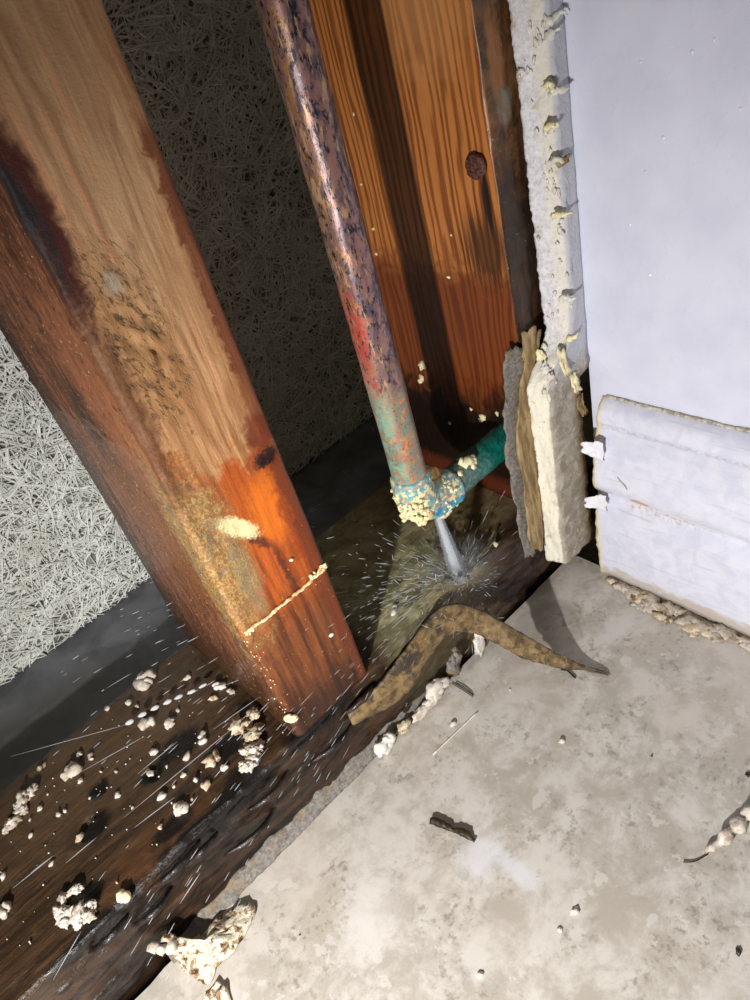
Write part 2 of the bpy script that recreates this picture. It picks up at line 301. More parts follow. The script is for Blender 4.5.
def m_stud_left():
    m = Mat('weathered_pine'); x, y, z = m.x, m.y, m.z
    gv = m.vec(x * 1.0, y * 1.0, z * 0.07)
    g1 = m.noise(0.35, 4, 0.6, 0.4, gv); g2 = m.noise(1.4, 3, 0.6, 0, gv); fine = m.noise(0.9, 4, 0.7); big = m.noise(0.06, 3, 0.6, 0.6)
    med = m.noise(0.18, 4, 0.6, 0.8)
    # dry tan wood of the front face
    c = m.mix(m.ss(0.35, 0.65, g1), (208, 160, 112), (168, 116, 72))
    c = m.mix(m.ss(0.45, 0.75, g2) * 0.35, c, (128, 82, 48))
    c = m.mix(m.blob(x, z, 20, 215, 15, 55, med, 0.5, 0.6) * 0.4, c, (204, 172, 136))
    for cx, cz, rx, rz in ((15, 196, 0.8, 22), (20, 214, 0.7, 16), (27, 150, 0.7, 14), (9, 205, 0.9, 18)):
        c = m.mix(m.blob(x, z, cx, cz, rx, rz, g1, 0.5, 0.5) * 0.6, c, (222, 160, 118))
    # broad growth-ring figure sweeping round the knot
    rg = ((x + m.noise(0.03, 3, 0.5, 0, m.vec(x * 2.5, y, z * 0.5)) * 26 + ss_k(m, x, z) * 7) * 1.1).f('SINE')
    c = m.mix(m.ss(0.2, 1.0, rg) * 0.28, c, (132, 82, 46))
    # torn fibres, grey residue
    tm = m.blob(x, z, 13, 163, 8, 24, med, 0.9, 0.5)
    sp = m.ss(0.51, 0.62, m.noise(0.55, 4, 0.7, 0.3, m.vec(x * 1.2 + z * 0.35, y, z * 0.55))) * m.ss(0.36, 0.52, big)
    c = m.mix(tm * 0.5, c, (160, 118, 70)); c = m.mix(tm * sp * 0.85, c, (82, 60, 36)); c = m.mix(m.blob(x, z, 12.5, 178, 2.2, 3, fine, 0.8, 0.4) * 0.7, c, (170, 160, 140))
    # wet orange zone, lower right of the front face
    wet = m.ss(123, 112, z + (med - 0.5) * 34 - m.ss(16, 4, x) * 14)
    wood2 = m.mix(m.ss(0.35, 0.7, g1), (196, 96, 34), (136, 60, 24))
    wood2 = m.mix(m.blob(x, z, 27, 96, 7, 13, med, 0.6, 0.5), wood2, (226, 116, 30))
    wood2 = m.mix(m.blob(x, z, 35, 88, 6, 22, med, 0.9, 0.4) * 0.75, wood2, (122, 44, 20))
    wood2 = m.mix(m.ss(72, 44, z + (med - 0.5) * 26) * 0.9, wood2, m.mix(m.ss(0.35, 0.65, g1), (124, 72, 38), (74, 40, 22)))
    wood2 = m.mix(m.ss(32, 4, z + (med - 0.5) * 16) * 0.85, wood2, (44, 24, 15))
    c = m.mix(wet, c, wood2)
    # reddish soaked strip along the right edge
    edge = m.ss(33.0, 34.6, x + (med - 0.5) * 7 + m.ss(210, 120, z) * 1.2) * m.ss(225, 196, z + (big - .5) * 30)
    c = m.mix(edge * 0.85, c, (112, 52, 26))
    # knots
    k1 = m.blob(x, z, 31.5, 133, 3.6, 9, med, 0.35, 0.4)
    ring = m.ss(0.2, 0.9, (((x - 31.5) / 3.6) ** 2.0 + ((z - 133) / 9) ** 2.0).f('SQRT') * 3.0 - (((x - 31.5) / 3.6) ** 2.0 + ((z - 133) / 9) ** 2.0).f('SQRT').f('FLOOR'))
    c = m.mix(k1 * 0.6, c, (150, 96, 56))
    c = m.mix(m.blob(x, z, 33, 121, 5, 6, med, 0.8, 0.4) * 0.85, c, (110, 44, 16))
    c = m.mix(m.blob(x, z, 32.5, 112, 4.5, 2.6, fine, 0.9, 0.3), c, (42, 16, 10))
    # dark streak curving through the wet zone
    q = z - (104 - (x - 7) * 1.35) + (med - .5) * 12
    st = m.ss(3.2, 0.8, q.f('ABSOLUTE')) * m.ss(5, 8, x) * m.ss(25, 20, x)
    c = m.mix(st * 0.8, c, (64, 36, 26))
    q2 = x - (23.5 - (z - 62) * 0.05) + (med - .5) * 5
    c = m.mix(m.ss(1.6, 0.4, q2.f('ABSOLUTE')) * m.ss(56, 62, z) * m.ss(86, 78, z) * 0.7, c, (70, 38, 30))
    # mouldy crust on the lower left of the front face
    cr = m.blob(x, z, 4, 92, 9.5, 36, med, 0.8, 0.45)
    cc = m.mix(m.ss(0.42, 0.62, fine), (150, 108, 58), (186, 160, 104)); cc = m.mix(m.ss(0.5, 0.62, med) * 0.8, cc, (128, 118, 92))
    c = m.mix(cr * m.ss(20, 45, z) * 0.9, c, cc)
    c = m.mix(m.blob(x, z, 10, 78, 3.4, 16, fine, 0.9, 0.4) * 0.5, c, (150, 140, 104))
    c = m.mix(m.blob(x, z + x * 0.9, 14.5, 110, 5.5, 4.2, fine, 0.7, 0.3), c, (240, 226, 170))
    # dark sap pocket along the front left edge
    dk = m.blob(x, z, 0.5, 196, 7.5, 26, med, 0.45, 0.25) * m.ss(12, 3, y)
    c = m.mix(dk, c, (78, 34, 26)); c = m.mix(m.blob(x, z, 0.8, 194, 3.6, 16, med, 0.3, 0.3) * m.ss(10, 3, y), c, (40, 32, 34))
    dk2 = m.blob(x, z, 0.5, 150, 5.5, 34, med, 0.9, 0.4)
    c = m.mix(dk2 * 0.75, c, m.mix(m.ss(0.4, 0.6, fine), (104, 60, 34), (70, 40, 28)))
    # left side face: rusty brown, rough
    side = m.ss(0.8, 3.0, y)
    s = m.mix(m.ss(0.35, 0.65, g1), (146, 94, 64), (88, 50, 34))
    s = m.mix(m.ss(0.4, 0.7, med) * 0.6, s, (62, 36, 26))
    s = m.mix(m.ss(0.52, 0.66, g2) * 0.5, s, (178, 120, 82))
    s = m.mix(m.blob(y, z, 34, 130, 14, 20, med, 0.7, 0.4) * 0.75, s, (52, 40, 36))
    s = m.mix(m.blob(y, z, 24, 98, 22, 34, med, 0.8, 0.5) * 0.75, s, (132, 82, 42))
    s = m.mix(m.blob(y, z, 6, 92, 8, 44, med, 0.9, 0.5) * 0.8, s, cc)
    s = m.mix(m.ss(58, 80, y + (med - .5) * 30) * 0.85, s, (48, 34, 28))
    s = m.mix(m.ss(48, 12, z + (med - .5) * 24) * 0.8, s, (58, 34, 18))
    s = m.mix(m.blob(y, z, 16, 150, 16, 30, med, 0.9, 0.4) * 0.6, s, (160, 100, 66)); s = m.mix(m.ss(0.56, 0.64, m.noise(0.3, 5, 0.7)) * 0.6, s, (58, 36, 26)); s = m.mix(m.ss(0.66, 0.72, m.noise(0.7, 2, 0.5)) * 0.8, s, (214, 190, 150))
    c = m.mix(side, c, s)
    spk = m.ss(0.70, 0.76, m.noise(1.1, 2, 0.5)) * m.ss(150, 60, z)
    c = m.mix(spk * 0.8, c, (236, 210, 160))
    m.bump(g1 * 0.6 + fine * 0.8 + g2 * 0.3 + tm * sp * -1.6 + rg * 0.08 + cr * fine * 1.0, 0.55, 0.0006)
    m.out(c, m.ss(0, 1, wet, 0.58, 0.36) + (fine - 0.5) * 0.25, spec=0.35, coat=wet * 0.15)
    return m.mat

def m_stud_corner():
    m = Mat('orange_pine'); x, y, z = m.x, m.y, m.z
    gv = m.vec(x, y, z * 0.03)
    w = m.noise(0.05, 3, 0.5, 0, m.vec(x, y, z * 0.25)); g2 = m.noise(1.2, 3, 0.6, 0, gv); fine = m.noise(0.9, 4, 0.65); med = m.noise(0.16, 4, 0.6, 0.7)
    wv = m.noise(0.16, 2, 0.5, 0, m.vec(x, y, z * 0.02)); rings = ((y + w * 12.0 + wv * 9 + z * 0.012 + (g2 - .5) * 1.0) * 1.7).f('SINE')
    c = m.mix(m.ss(-0.5, 0.9, rings), (188, 118, 58), (122, 66, 28))
    c = m.mix(m.ss(0.4, 0.7, g2) * 0.4, c, (186, 116, 56))
    c = m.mix(m.blob(y, z, 22, 215, 20, 26, med, 0.5, 0.7) * 0.45, c, (222, 162, 104))
    # deeper red where it stays wet, black with a ragged edge near the bottom
    c = m.mix(m.ss(124, 108, z + (med - .5) * 30 + (rings * 2.5)) * 0.9, c, m.mix(m.ss(-0.5, 0.9, rings), (110, 50, 18), (92, 38, 14)))
    st = m.blob(y, z, 8, 126, 13, 13, g2, 1.0, 0.5)
    c = m.mix(st * 0.8, c, (46, 24, 12))
    c = m.mix(m.blob(y, z, 5.6, 144, 2.2, 12, g2, 0.4, 0.4) * 0.95, c, (14, 9, 7))
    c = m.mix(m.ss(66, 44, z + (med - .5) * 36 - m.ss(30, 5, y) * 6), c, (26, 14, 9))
    c = m.mix(m.ss(14, 6, z + (med - .5) * 6) * 0.7, c, (96, 44, 24))
    # narrow front face: grey-brown, mould
    fr = m.ss(1.2, -0.2, y + (fine - .5) * 1.0)
    f = m.mix(m.ss(0.35, 0.65, med), (106, 78, 52), (52, 40, 28))
    f = m.mix(m.blob(x, z, 160, 187, 3.5, 14, med, 0.6, 0.4), f, (150, 104, 66))
    f = m.mix(m.blob(x, z, 162, 172, 3.5, 6, med, 0.7, 0.3) * 0.9, f, (120, 124, 112))
    f = m.mix(m.ss(168, 150, z + (med - .5) * 34) * 0.8, f, (34, 25, 18))
    f = m.mix(m.ss(0.66, 0.7, fine) * 0.6, f, (150, 120, 90))
    c = m.mix(fr, c, f)
    c = m.mix(m.ss(0.72, 0.76, m.noise(1.4, 2, 0.5)) * m.ss(3.5, 0.5, y) * 0.8, c, (226, 200, 160))
    m.bump(rings * 0.25 + g2 * 0.5 + fine * 0.5 * fr, 0.4, 0.0004)
    m.out(c, 0.36 + (fine - .5) * 0.2, spec=0.4)
    return m.mat

def m_plate():
    m = Mat('soaked_sill_wood'); x, y, z = m.x, m.y, m.z
    gv = m.vec(x * 0.08, y, z)
    g1 = m.noise(0.3, 4, 0.6, 0.5, gv); g2 = m.noise(1.1, 3, 0.65, 0, gv); fine = m.noise(0.8, 4, 0.7); med = m.noise(0.11, 4, 0.62, 0.6)
    c = m.mix(m.ss(0.35, 0.65, g1), (82, 60, 40), (48, 35, 24))
    c = m.mix(m.ss(0.45, 0.7, g2) * 0.45, c, (28, 19, 13))
    c = m.mix(m.blob(x, y, -55, 60, 60, 26, med, 0.7, 0.6) * 0.5, c, (104, 82, 58))
    c = m.mix(m.blob(x, y, -62, 8, 24, 9, med, 0.8, 0.5) * 0.35, c, (104, 66, 38))
    for bx, by, rx, ry in ((-64, 48.6, 4.5, 3.4), (-73.6, 35.6, 8, 4.5), (-46.7, 35.7, 5, 3.5), (-33.4, 38, 10, 6), (-26, 1, 13, 8), (-46.9, -1, 18, 7), (-84, -2, 22, 6), (10, -1, 20, 7), (-20, 20, 8, 5), (-52, 10, 9, 4), (-84, 12, 5, 4)):
        c = m.mix(m.blob(x, y, bx, by, rx, ry, med, 0.7, 0.3) * 0.92, c, (9, 9, 11))
    # olive water-worn stretch under the leak
    ol = m.ss(44, 60, x + (med - .5) * 10) * m.ss(-4, 6, y + (med - .5) * 10 - m.ss(100, 140, x) * 9)
    oc = m.mix(m.ss(0.35, 0.65, med), (178, 172, 132), (128, 124, 90)); oc = m.mix(m.ss(0.45, 0.7, g2) * 0.4, oc, (84, 76, 52))
    oc = m.mix(m.blob(x, y, 92, 6, 14, 8, med, 0.8, 0.5) * 0.5, oc, (170, 142, 86))
    oc = m.mix(m.ss(100, 130, x + (g1 - .5) * 40) * 0.6, oc, (104, 76, 48))
    c = m.mix(ol, c, oc)
    low = m.ss(-3, -12, z + (med - .5) * 10)
    c = m.mix(low * 0.6, c, m.mix(m.ss(0.4, 0.6, g1), (66, 44, 28), (22, 18, 15)))
    m.bump(g1 * 1.0 + g2 * 0.6 + fine * 0.5, 0.6, 0.0009)
    m.out(c, 0.34 + (fine - .5) * 0.35, spec=0.45, coat=0.12)
    m.bsdf.inputs['Coat Roughness'].default_value = 0.12
    return m.mat

def m_fibre_base():
    m = Mat('fibre_board_binder'); f = m.noise(0.35, 4, 0.7)
    c = m.mix(m.ss(0.35, 0.65, f), (176, 176, 166), (104, 100, 88))
    m.bump(f, 0.8, 0.001); return m.out(c, 0.9, spec=0.2)
def m_strand():
    m = Mat('wood_wool_strand'); f = m.noise(0.05, 3, 0.6)
    c = m.mix(m.island, (250, 252, 248), (206, 208, 198)); c = m.mix(m.ss(0.5, 0.7, f) * 0.15, c, (150, 142, 110))
    return m.out(c, 0.8, spec=0.25)
def m_ledge():
    m = Mat('grey_concrete'); f = m.noise(0.5, 5, 0.7); b = m.noise(0.05, 3, 0.6, 0.5)
    c = m.mix(m.ss(0.3, 0.7, b), (122, 124, 130), (92, 93, 97)); c = m.mix(m.ss(0.66, 0.74, f) * 0.6, c, (140, 138, 130))
    c = m.mix(m.blob(m.x, m.y, -70, 128, 40, 16, b, 0.8, 0.5) * 0.5, c, (70, 66, 44))
    m.bump(f, 0.4, 0.0005); return m.out(c, 0.6)

def m_tile():
    m = Mat('greige_ceramic_tile'); big = m.noise(0.014, 3, 0.55); med = m.noise(0.06, 7, 0.72, 0.2); fine = m.noise(0.34, 6, 0.72); vf = m.noise(1.3, 3, 0.6)
    c = m.mix(m.ss(0.38, 0.62, med), (209, 204, 195), (178, 171, 159))
    c = m.mix(m.ss(0.42, 0.66, big) * 0.5, c, (198, 187, 172))
    pit = m.ss(0.50, 0.64, fine) * m.ss(0.46, 0.60, m.noise(0.05, 5, 0.65))
    c = m.mix(pit * 0.65, c, (132, 123, 109))
    lit = m.ss(0.62, 0.65, m.noise(0.11, 4, 0.6)); c = m.mix(lit * 0.6, c, (214, 210, 202))
    c = m.mix(m.ss(0.62, 0.7, vf) * m.ss(0.5, 0.62, big) * 0.3, c, (140, 130, 116))
    # milky dried puddle and scratch
    c = m.mix(m.blob(m.x, m.y, 22, -64, 9, 7, med, 0.8, 0.6) * 0.7, c, (224, 224, 226))
    c = m.mix(m.blob(m.x, m.y, 26, -77, 3, 9, med, 0.8, 0.6) * 0.6, c, (222, 224, 230))
    c = m.mix(m.blob(m.x, m.y, -20, -48, 14, 9, med, 0.9, 0.8) * 0.45, c, (230, 226, 220))
    # wet patch in the corner
    wet = m.blob(m.x, m.y, 124, -20, 17, 15, med, 0.55, 0.12)
    c = m.mix(wet * 0.45, c, (128, 124, 114))
    c = m.mix(m.ss(-9, -2, m.y + (med - .5) * 8) * m.ss(-20, 20, m.x) * 0.25, c, (130, 122, 108))
    m.bump(pit * -0.5 + vf * 0.25 + med * 0.4, 0.25, 0.0005)
    return m.out(c, 0.36 + (fine - 0.5) * 0.3 - wet * 0.2, spec=0.5)

def m_wall():
    m = Mat('white_wall_paint'); a = m.noise(0.22, 3, 0.55, 0.3); b = m.noise(0.05, 3, 0.5); f = m.noise(1.2, 3, 0.5)
    c = m.mix(m.ss(0.3, 0.7, b), (217, 220, 236), (208, 211, 229))
    m.bump(m.ss(0.5, 0.75, a) * 1.0 + f * 0.05, 0.18, 0.0006)
    return m.out(c, 0.42 + (f - .5) * 0.1, spec=0.45)
def m_baseboard():
    m = Mat('white_gloss_trim_paint'); sv = m.vec(m.x, m.y * 0.05, m.z); a = m.noise(0.5, 4, 0.6, 0.3, sv); f = m.noise(0.6, 4, 0.7); med = m.noise(0.13, 4, 0.6, 0.6)
    c = m.mix(m.ss(0.35, 0.7, med), (222, 224, 238), (208, 211, 228))
    c = m.mix(m.ss(0.60, 0.68, a) * 0.35, c, (176, 178, 192))
    # bared wood along the lower groove, dirty foot
    gl = (m.z - 7.0 - (m.y + 43) * -0.02).f('ABSOLUTE')
    c = m.mix(m.ss(3.2, 1.2, gl) * m.ss(0.5, 0.62, f) * m.ss(-30, -38, m.y) * m.ss(-80, -60, m.y) * 0.8, c, (196, 168, 128))
    ln = (m.z - 43.0).f('ABSOLUTE') + (med - .5) * 3; c = m.mix(m.ss(2.2, 0.6, ln) * m.ss(0.3, 0.7, f) * 0.6, c, (164, 163, 168))
    c = m.mix(m.blob(m.y, m.z, -42, 11.5, 4.5, 1.5, f, 0.5, 0.2), c, (196, 156, 96))
    c = m.mix(m.ss(-33, -37, m.z + (med - .5) * 14) * 0.8, c, (186, 174, 156))
    c = m.mix(m.ss(-23.5, -21.0, m.y + (f - .5) * 2.0) * 0.8, c, (226, 212, 170))
    m.bump(a * 0.6 + med * 0.8 + f * 0.2, 0.5, 0.0008)
    return m.out(c, 0.2 + (f - .5) * 0.2, spec=0.5)
def m_crack():
    m = Mat('dirty_caulk'); f = m.noise(0.5, 4, 0.7); c = m.mix(m.ss(0.4, 0.6, f), (150, 140, 120), (206, 200, 190)); return m.out(c, 0.8)

def m_gypsum():
    m = Mat('torn_gypsum'); x, y, z = m.x, m.y, m.z; f = m.noise(0.6, 5, 0.7); med = m.noise(0.15, 4, 0.65, 0.5)
    c = m.mix(m.ss(0.35, 0.65, f), (234, 233, 238), (206, 204, 208))
    c = m.mix(m.blob(y, z, -11.5, 150, 2.6, 100, f, 1.0, 0.5) * 0.6, c, (232, 226, 204))
    c = m.mix(m.ss(92, 66, z + (med - .5) * 20), c, (236, 232, 214))
    c = m.mix(m.ss(0.58, 0.66, med) * 0.6, c, (190, 168, 128))
    c = m.mix(m.ss(0.69, 0.73, m.noise(0.7, 3, 0.6)) * 0.8, c, (86, 68, 52))
    # grey painted front face of the lower slab, paper-grey front above
    fr = m.ss(-12.6, -13.8, y + (f - .5) * 0.8)
    fc = m.mix(m.ss(80, 66, z), (196, 197, 204), m.mix(m.ss(0.35, 0.65, med), (178, 170, 156), (148, 138, 122)))
    fc = m.mix(m.ss(0.54, 0.64, m.noise(0.22, 4, 0.65)) * m.ss(78, 66, z) * 0.5, fc, (214, 206, 190))
    fc = m.mix(m.ss(164, 169, x + (f - .5) * 5) * m.ss(72, 60, z) * 0.8, fc, (128, 100, 62))
    c = m.mix(fr, c, fc)
    m.bump(f + med * 0.7, 0.7, 0.0008); return m.out(c, 0.75, spec=0.25)
def m_tan():
    m = Mat('tan_backing_paper'); f = m.noise(0.5, 4, 0.7); g = m.noise(0.4, 4, 0.6, 0, m.vec(m.x, m.y, m.z * 0.15))
    c = m.mix(m.ss(0.35, 0.65, g), (176, 152, 112), (124, 102, 70)); c = m.mix(m.ss(0.6, 0.7, f) * 0.7, c, (84, 62, 38))
    m.bump(f + g, 0.5, 0.0005); return m.out(c, 0.8, spec=0.2)
def m_mortar():
    m = Mat('grey_mortar'); f = m.noise(0.6, 5, 0.75); med = m.noise(0.14, 4, 0.6, 0.4)
    c = m.mix(m.ss(0.35, 0.65, f), (146, 141, 134), (108, 103, 96)); c = m.mix(m.ss(0.5, 0.66, med) * 0.6, c, (140, 116, 80))
    c = m.mix(m.ss(0.68, 0.74, f) * 0.7, c, (60, 52, 44))
    m.bump(f, 0.8, 0.0008); return m.out(c, 0.8, spec=0.25)
def m_crumb(name, a, b, dirt, amt=0.5):
    m = Mat(name); f = m.noise(0.5, 4, 0.65); d = m.noise(0.25, 3, 0.6, 0.5)
    c = m.mix(m.ss(0.3, 0.7, f), a, b); c = m.mix(m.ss(0.52, 0.62, d) * amt, c, dirt)
    m.bump(f, 0.6, 0.0006); return m.out(c, 0.7, spec=0.3)

def m_pipe():
    m = Mat('tarnished_copper'); x, y, z = m.x, m.y, m.z
    v = m.vec(x, y, z * 0.45); a = m.noise(0.35, 5, 0.65, 0.6, v); b = m.noise(0.75, 4, 0.7, 0.4, v); d = m.noise(0.12, 3, 0.6, 0.5); f = m.noise(1.2, 3, 0.6)
    c = m.mix(m.ss(0.4, 0.6, a), (152, 112, 104), (100, 84, 96))
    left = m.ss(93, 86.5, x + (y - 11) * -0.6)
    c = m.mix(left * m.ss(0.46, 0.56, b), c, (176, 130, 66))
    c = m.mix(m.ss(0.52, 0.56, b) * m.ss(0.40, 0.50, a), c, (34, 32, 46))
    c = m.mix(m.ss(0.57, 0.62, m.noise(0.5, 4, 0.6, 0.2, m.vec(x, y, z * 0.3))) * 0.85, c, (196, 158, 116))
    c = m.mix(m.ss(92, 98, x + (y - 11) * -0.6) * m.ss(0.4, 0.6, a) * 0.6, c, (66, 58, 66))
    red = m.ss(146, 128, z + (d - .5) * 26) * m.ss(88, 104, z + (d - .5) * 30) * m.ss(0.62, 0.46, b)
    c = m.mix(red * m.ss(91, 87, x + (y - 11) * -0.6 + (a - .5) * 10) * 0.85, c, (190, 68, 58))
    lowz = m.ss(116, 92, z + (d - .5) * 46)
    lc = m.mix(m.ss(0.44, 0.56, a), (118, 136, 120), (152, 130, 106)); lc = m.mix(m.ss(0.52, 0.58, b) * 0.7, lc, (186, 84, 54)); lc = m.mix(m.ss(0.57, 0.62, m.noise(0.3, 4, 0.6)) * 0.7, lc, (222, 138, 84)); lc = m.mix(left * m.ss(0.40, 0.58, d + (a - .5) * .5) * 0.8, lc, (112, 190, 168)); lc = m.mix(m.ss(0.58, 0.64, f) * 0.7, lc, (54, 50, 52))
    lc = m.mix(m.ss(0.5, 0.66, d) * 0.6, lc, (176, 146, 106))
    c = m.mix(lowz, c, lc)
    c = m.mix(m.ss(66, 50, z + (d - .5) * 14) * 0.8, c, m.mix(m.ss(0.45, 0.58, a), (110, 178, 170), (216, 150, 96)))
    m.bump(b * 0.6 + a * 0.5, 0.35, 0.0004)
    return m.out(c, 0.36 + (b - .5) * 0.35, m.ss(90, 150, z, 0.05, 0.3), spec=0.5)
def m_elbow():
    m = Mat('verdigris_elbow'); a = m.noise(0.22, 4, 0.6, 0.6); b = m.noise(0.45, 4, 0.65, 0.4); f = m.noise(1.2, 3, 0.6); g = m.noise(0.32, 4, 0.62, 0.3, m.vec(m.x + 31, m.y, m.z))
    up = m.ss(37, 47, m.z + (a - .5) * 12)
    c = m.mix(m.ss(0.36, 0.6, a), (36, 120, 176), (104, 190, 200))
    c = m.mix(up * 0.6, c, (128, 176, 170))
    c = m.mix(m.ss(0.54, 0.6, b) * 0.9 * m.ss(0.3, 0.7, up + 0.25), c, (212, 142, 92)); c = m.mix(m.ss(0.50, 0.56, g) * m.ss(0.2, 0.7, up + 0.2), c, (232, 222, 170))
    c = m.mix(m.ss(0.62, 0.68, f) * 0.6, c, (40, 64, 76))
    m.bump(b + f * 0.5 + g, 0.6, 0.0006); return m.out(c, 0.45, 0.05)
def m_hpipe():
    m = Mat('verdigris_copper'); a = m.noise(0.2, 4, 0.6, 0.6); b = m.noise(0.6, 4, 0.65)
    c = m.mix(m.ss(112, 136, m.x + (a - .5) * 14), m.mix(m.ss(0.4, 0.6, b), (110, 122, 112), (64, 96, 96)), m.mix(m.ss(0.4, 0.65, b), (18, 128, 112), (12, 84, 82)))
    c = m.mix(m.ss(36, 32, m.z + (a - .5) * 5) * 0.7, c, (46, 88, 140))
    m.bump(b, 0.4, 0.0004); return m.out(c, 0.42, 0.1)

def m_strip():
    m = Mat('peeled_brown_skin'); f = m.noise(0.7, 4, 0.7); g = m.noise(0.25, 4, 0.6, 0.5)
    c = m.mix(m.ss(0.35, 0.65, g), (138, 114, 76), (88, 70, 46)); c = m.mix(m.ss(0.6, 0.66, f) * 0.8, c, (40, 32, 22))
    c = m.mix(m.ss(0.54, 0.62, m.noise(0.12, 3, 0.6, 0.4)) * 0.8, c, (50, 46, 42)); c = m.mix(m.ss(0.56, 0.66, m.noise(0.2, 4, 0.65)) * 0.5, c, (158, 136, 96))
    c = m.mix(m.ss(-36, -41, m.z) * 0.6, c, (60, 44, 30))
    m.bump(f + g, 0.5, 0.0006); return m.out(c, 0.42, spec=0.45)
def m_simple(name, a, b, rough=0.5, scale=0.6, metal=0.0):
    m = Mat(name); f = m.noise(scale, 4, 0.65); c = m.mix(m.ss(0.38, 0.62, f), a, b); m.bump(f, 0.5, 0.0004); return m.out(c, rough, metal)
def m_scrap():
    m = Mat('torn_plaster_paper'); f = m.noise(0.5, 4, 0.7); g = m.noise(0.28, 4, 0.6, 0.6)
    c = m.mix(m.ss(0.35, 0.65, f), (232, 224, 204), (206, 194, 168)); c = m.mix(m.ss(0.50, 0.56, g) * 0.85, c, (134, 102, 62)); c = m.mix(m.ss(0.59, 0.63, g), c, (70, 52, 34))
    m.bump(f + g, 0.7, 0.0008); return m.out(c, 0.75, spec=0.25)
def m_water(name, alpha, col=(240, 246, 250)):
    """aerated water: fine bubbles scatter light, the rest passes through"""
    m = Mat(name); nt = m.nt
    tr = nt.nodes.new('ShaderNodeBsdfTransparent'); df = nt.nodes.new('ShaderNodeBsdfDiffuse'); tl = nt.nodes.new('ShaderNodeBsdfTranslucent')
    df.inputs[0].default_value = lin(col); tl.inputs[0].default_value = lin(col)
    a = nt.nodes.new('ShaderNodeMixShader'); a.inputs[0].default_value = 0.5
    nt.links.new(df.outputs[0], a.inputs[1]); nt.links.new(tl.outputs[0], a.inputs[2])
    b = nt.nodes.new('ShaderNodeMixShader')
    al = alpha(m) if callable(alpha) else alpha
    m.put(b.inputs[0], al)
    nt.links.new(tr.outputs[0], b.inputs[1]); nt.links.new(a.outputs[0], b.inputs[2])
    nt.links.new(b.outputs[0], nt.nodes['Material Output'].inputs['Surface'])
    return m.mat
def m_drop():
    m = Mat('water_drop'); return m.out((255, 255, 255), 0.02, trans=1.0, ior=1.33)

M = dict(stud_left=m_stud_left(), stud_corner=m_stud_corner(), plate=m_plate(), fibre_base=m_fibre_base(), strand=m_strand(), ledge=m_ledge(),
         tile=m_tile(), wall=m_wall(), baseboard=m_baseboard(), crack=m_crack(), gypsum=m_gypsum(), tan=m_tan(), mortar=m_mortar(),
         white=m_crumb('white_plaster_crumb', (224, 217, 206), (196, 186, 170), (150, 124, 90), 0.5),
         cream=m_crumb('cream_mineral_crust', (250, 244, 206), (232, 218, 166), (186, 148, 92), 0.45),
         dirty=m_crumb('dirty_plaster_crumb', (222, 208, 184), (178, 156, 124), (96, 70, 46), 0.8),
         grout=m_crumb('crumbled_grout', (214, 206, 194), (178, 166, 148), (132, 106, 74), 0.7),
         residue=m_crumb('pale_residue', (252, 236, 190), (236, 206, 140), (186, 120, 60), 0.5),
         pipe=m_pipe(), elbow=m_elbow(), hpipe=m_hpipe(), strip=m_strip(), scrap=m_scrap(),
         nail=m_simple('rusty_steel', (112, 70, 56), (62, 38, 34), 0.6, 0.9, 0.2),
         twig=m_simple('dark_rotten_wood', (64, 52, 28), (22, 18, 14), 0.5, 0.6),
         subfloor=m_simple('cement_bed', (120, 112, 100), (92, 84, 74), 0.85, 0.4),
         hair=m_simple('dark_fibre', (44, 36, 30), (30, 26, 22), 0.5),
         glint=m_simple('glossy_glint_bead', (232, 232, 240), (224, 224, 234), 0.12, 0.3), paint=m_simple('white_paint_flake', (238, 238, 244), (222, 222, 232), 0.4, 0.3),
         yellow=m_simple('yellow_glue_lump', (214, 176, 100), (176, 128, 62), 0.6, 0.5),
         foam=m_crumb('white_foam_fleck', (232, 230, 224), (212, 208, 196), (180, 160, 124), 0.35),
         jet=m_water('aerated_water', 0.62), jet_soft=m_water('thin_aerated_water', 0.2), drop=m_drop(), thread=m_water('fine_water_thread', 0.42))

# ---------------------------------------------------------------- setting
def box_pts(x0, x1, y0, y1, z0, z1):
    V = [(x, y, z) for x in (x0, x1) for y in (y0, y1) for z in (z0, z1)]
    F = [(0, 1, 3, 2), (4, 6, 7, 5), (0, 4, 5, 1), (2, 3, 7, 6), (0, 2, 6, 4), (1, 5, 7, 3)]
    return V, F

def make_floor():
    root = thing('floor', (0, -0.3, HF - 0.02), 'pale greige ceramic tile floor in front of the opened wall', 'floor', kind='structure')
    V, F = box_pts(-0.9, 0.45, -0.9, 0.30, HF - 0.04, HF - 0.0095)
    mesh_obj('cement_bed', V, F, M['subfloor'], root, smooth=False)
    # one tile, rounded top edge along the wall, very slightly chipped
    nx, ny = 150, 60
    def fn(u, v):
        x = -0.85 + u * (XB + 0.004 + 0.85); t = v
        y = -0.85 + (0.85 - 0.0015) * (1 - (1 - t) ** 2)
        y += 0.0006 * FB(x, 0, 0, 90, 2) * (1 if t > 0.98 else 0)
        return (x, y, HF)
    V, F = slab(nx, ny, fn, (0, 0, -0.009))
    mesh_obj('tile', V, F, M['tile'], root, smooth=False)
    return root
make_floor()

def ledge():
    V, F = grid(160, 24, lambda u, v: (-0.4 + u * 0.9, W + 0.001 + v * 0.12, LEDGE + 0.0007 * FB(-0.4 + u * 0.9, v * 0.1, 0, 60, 5)))
    n = len(V)
    V2, F2 = box_pts(-0.4, 0.5, W + 0.001, W + 0.12, HF - 0.02, LEDGE - 0.002)
    F = F + [tuple(i + n for i in f) for f in F2]
    mesh_obj('trim_1', V + V2, F, M['ledge'], smooth=True, base=(0, W + 0.06, HF - 0.02), kind='structure',
             label='dark grey concrete ledge behind the soaked sill plate', cat='ledge')
ledge()

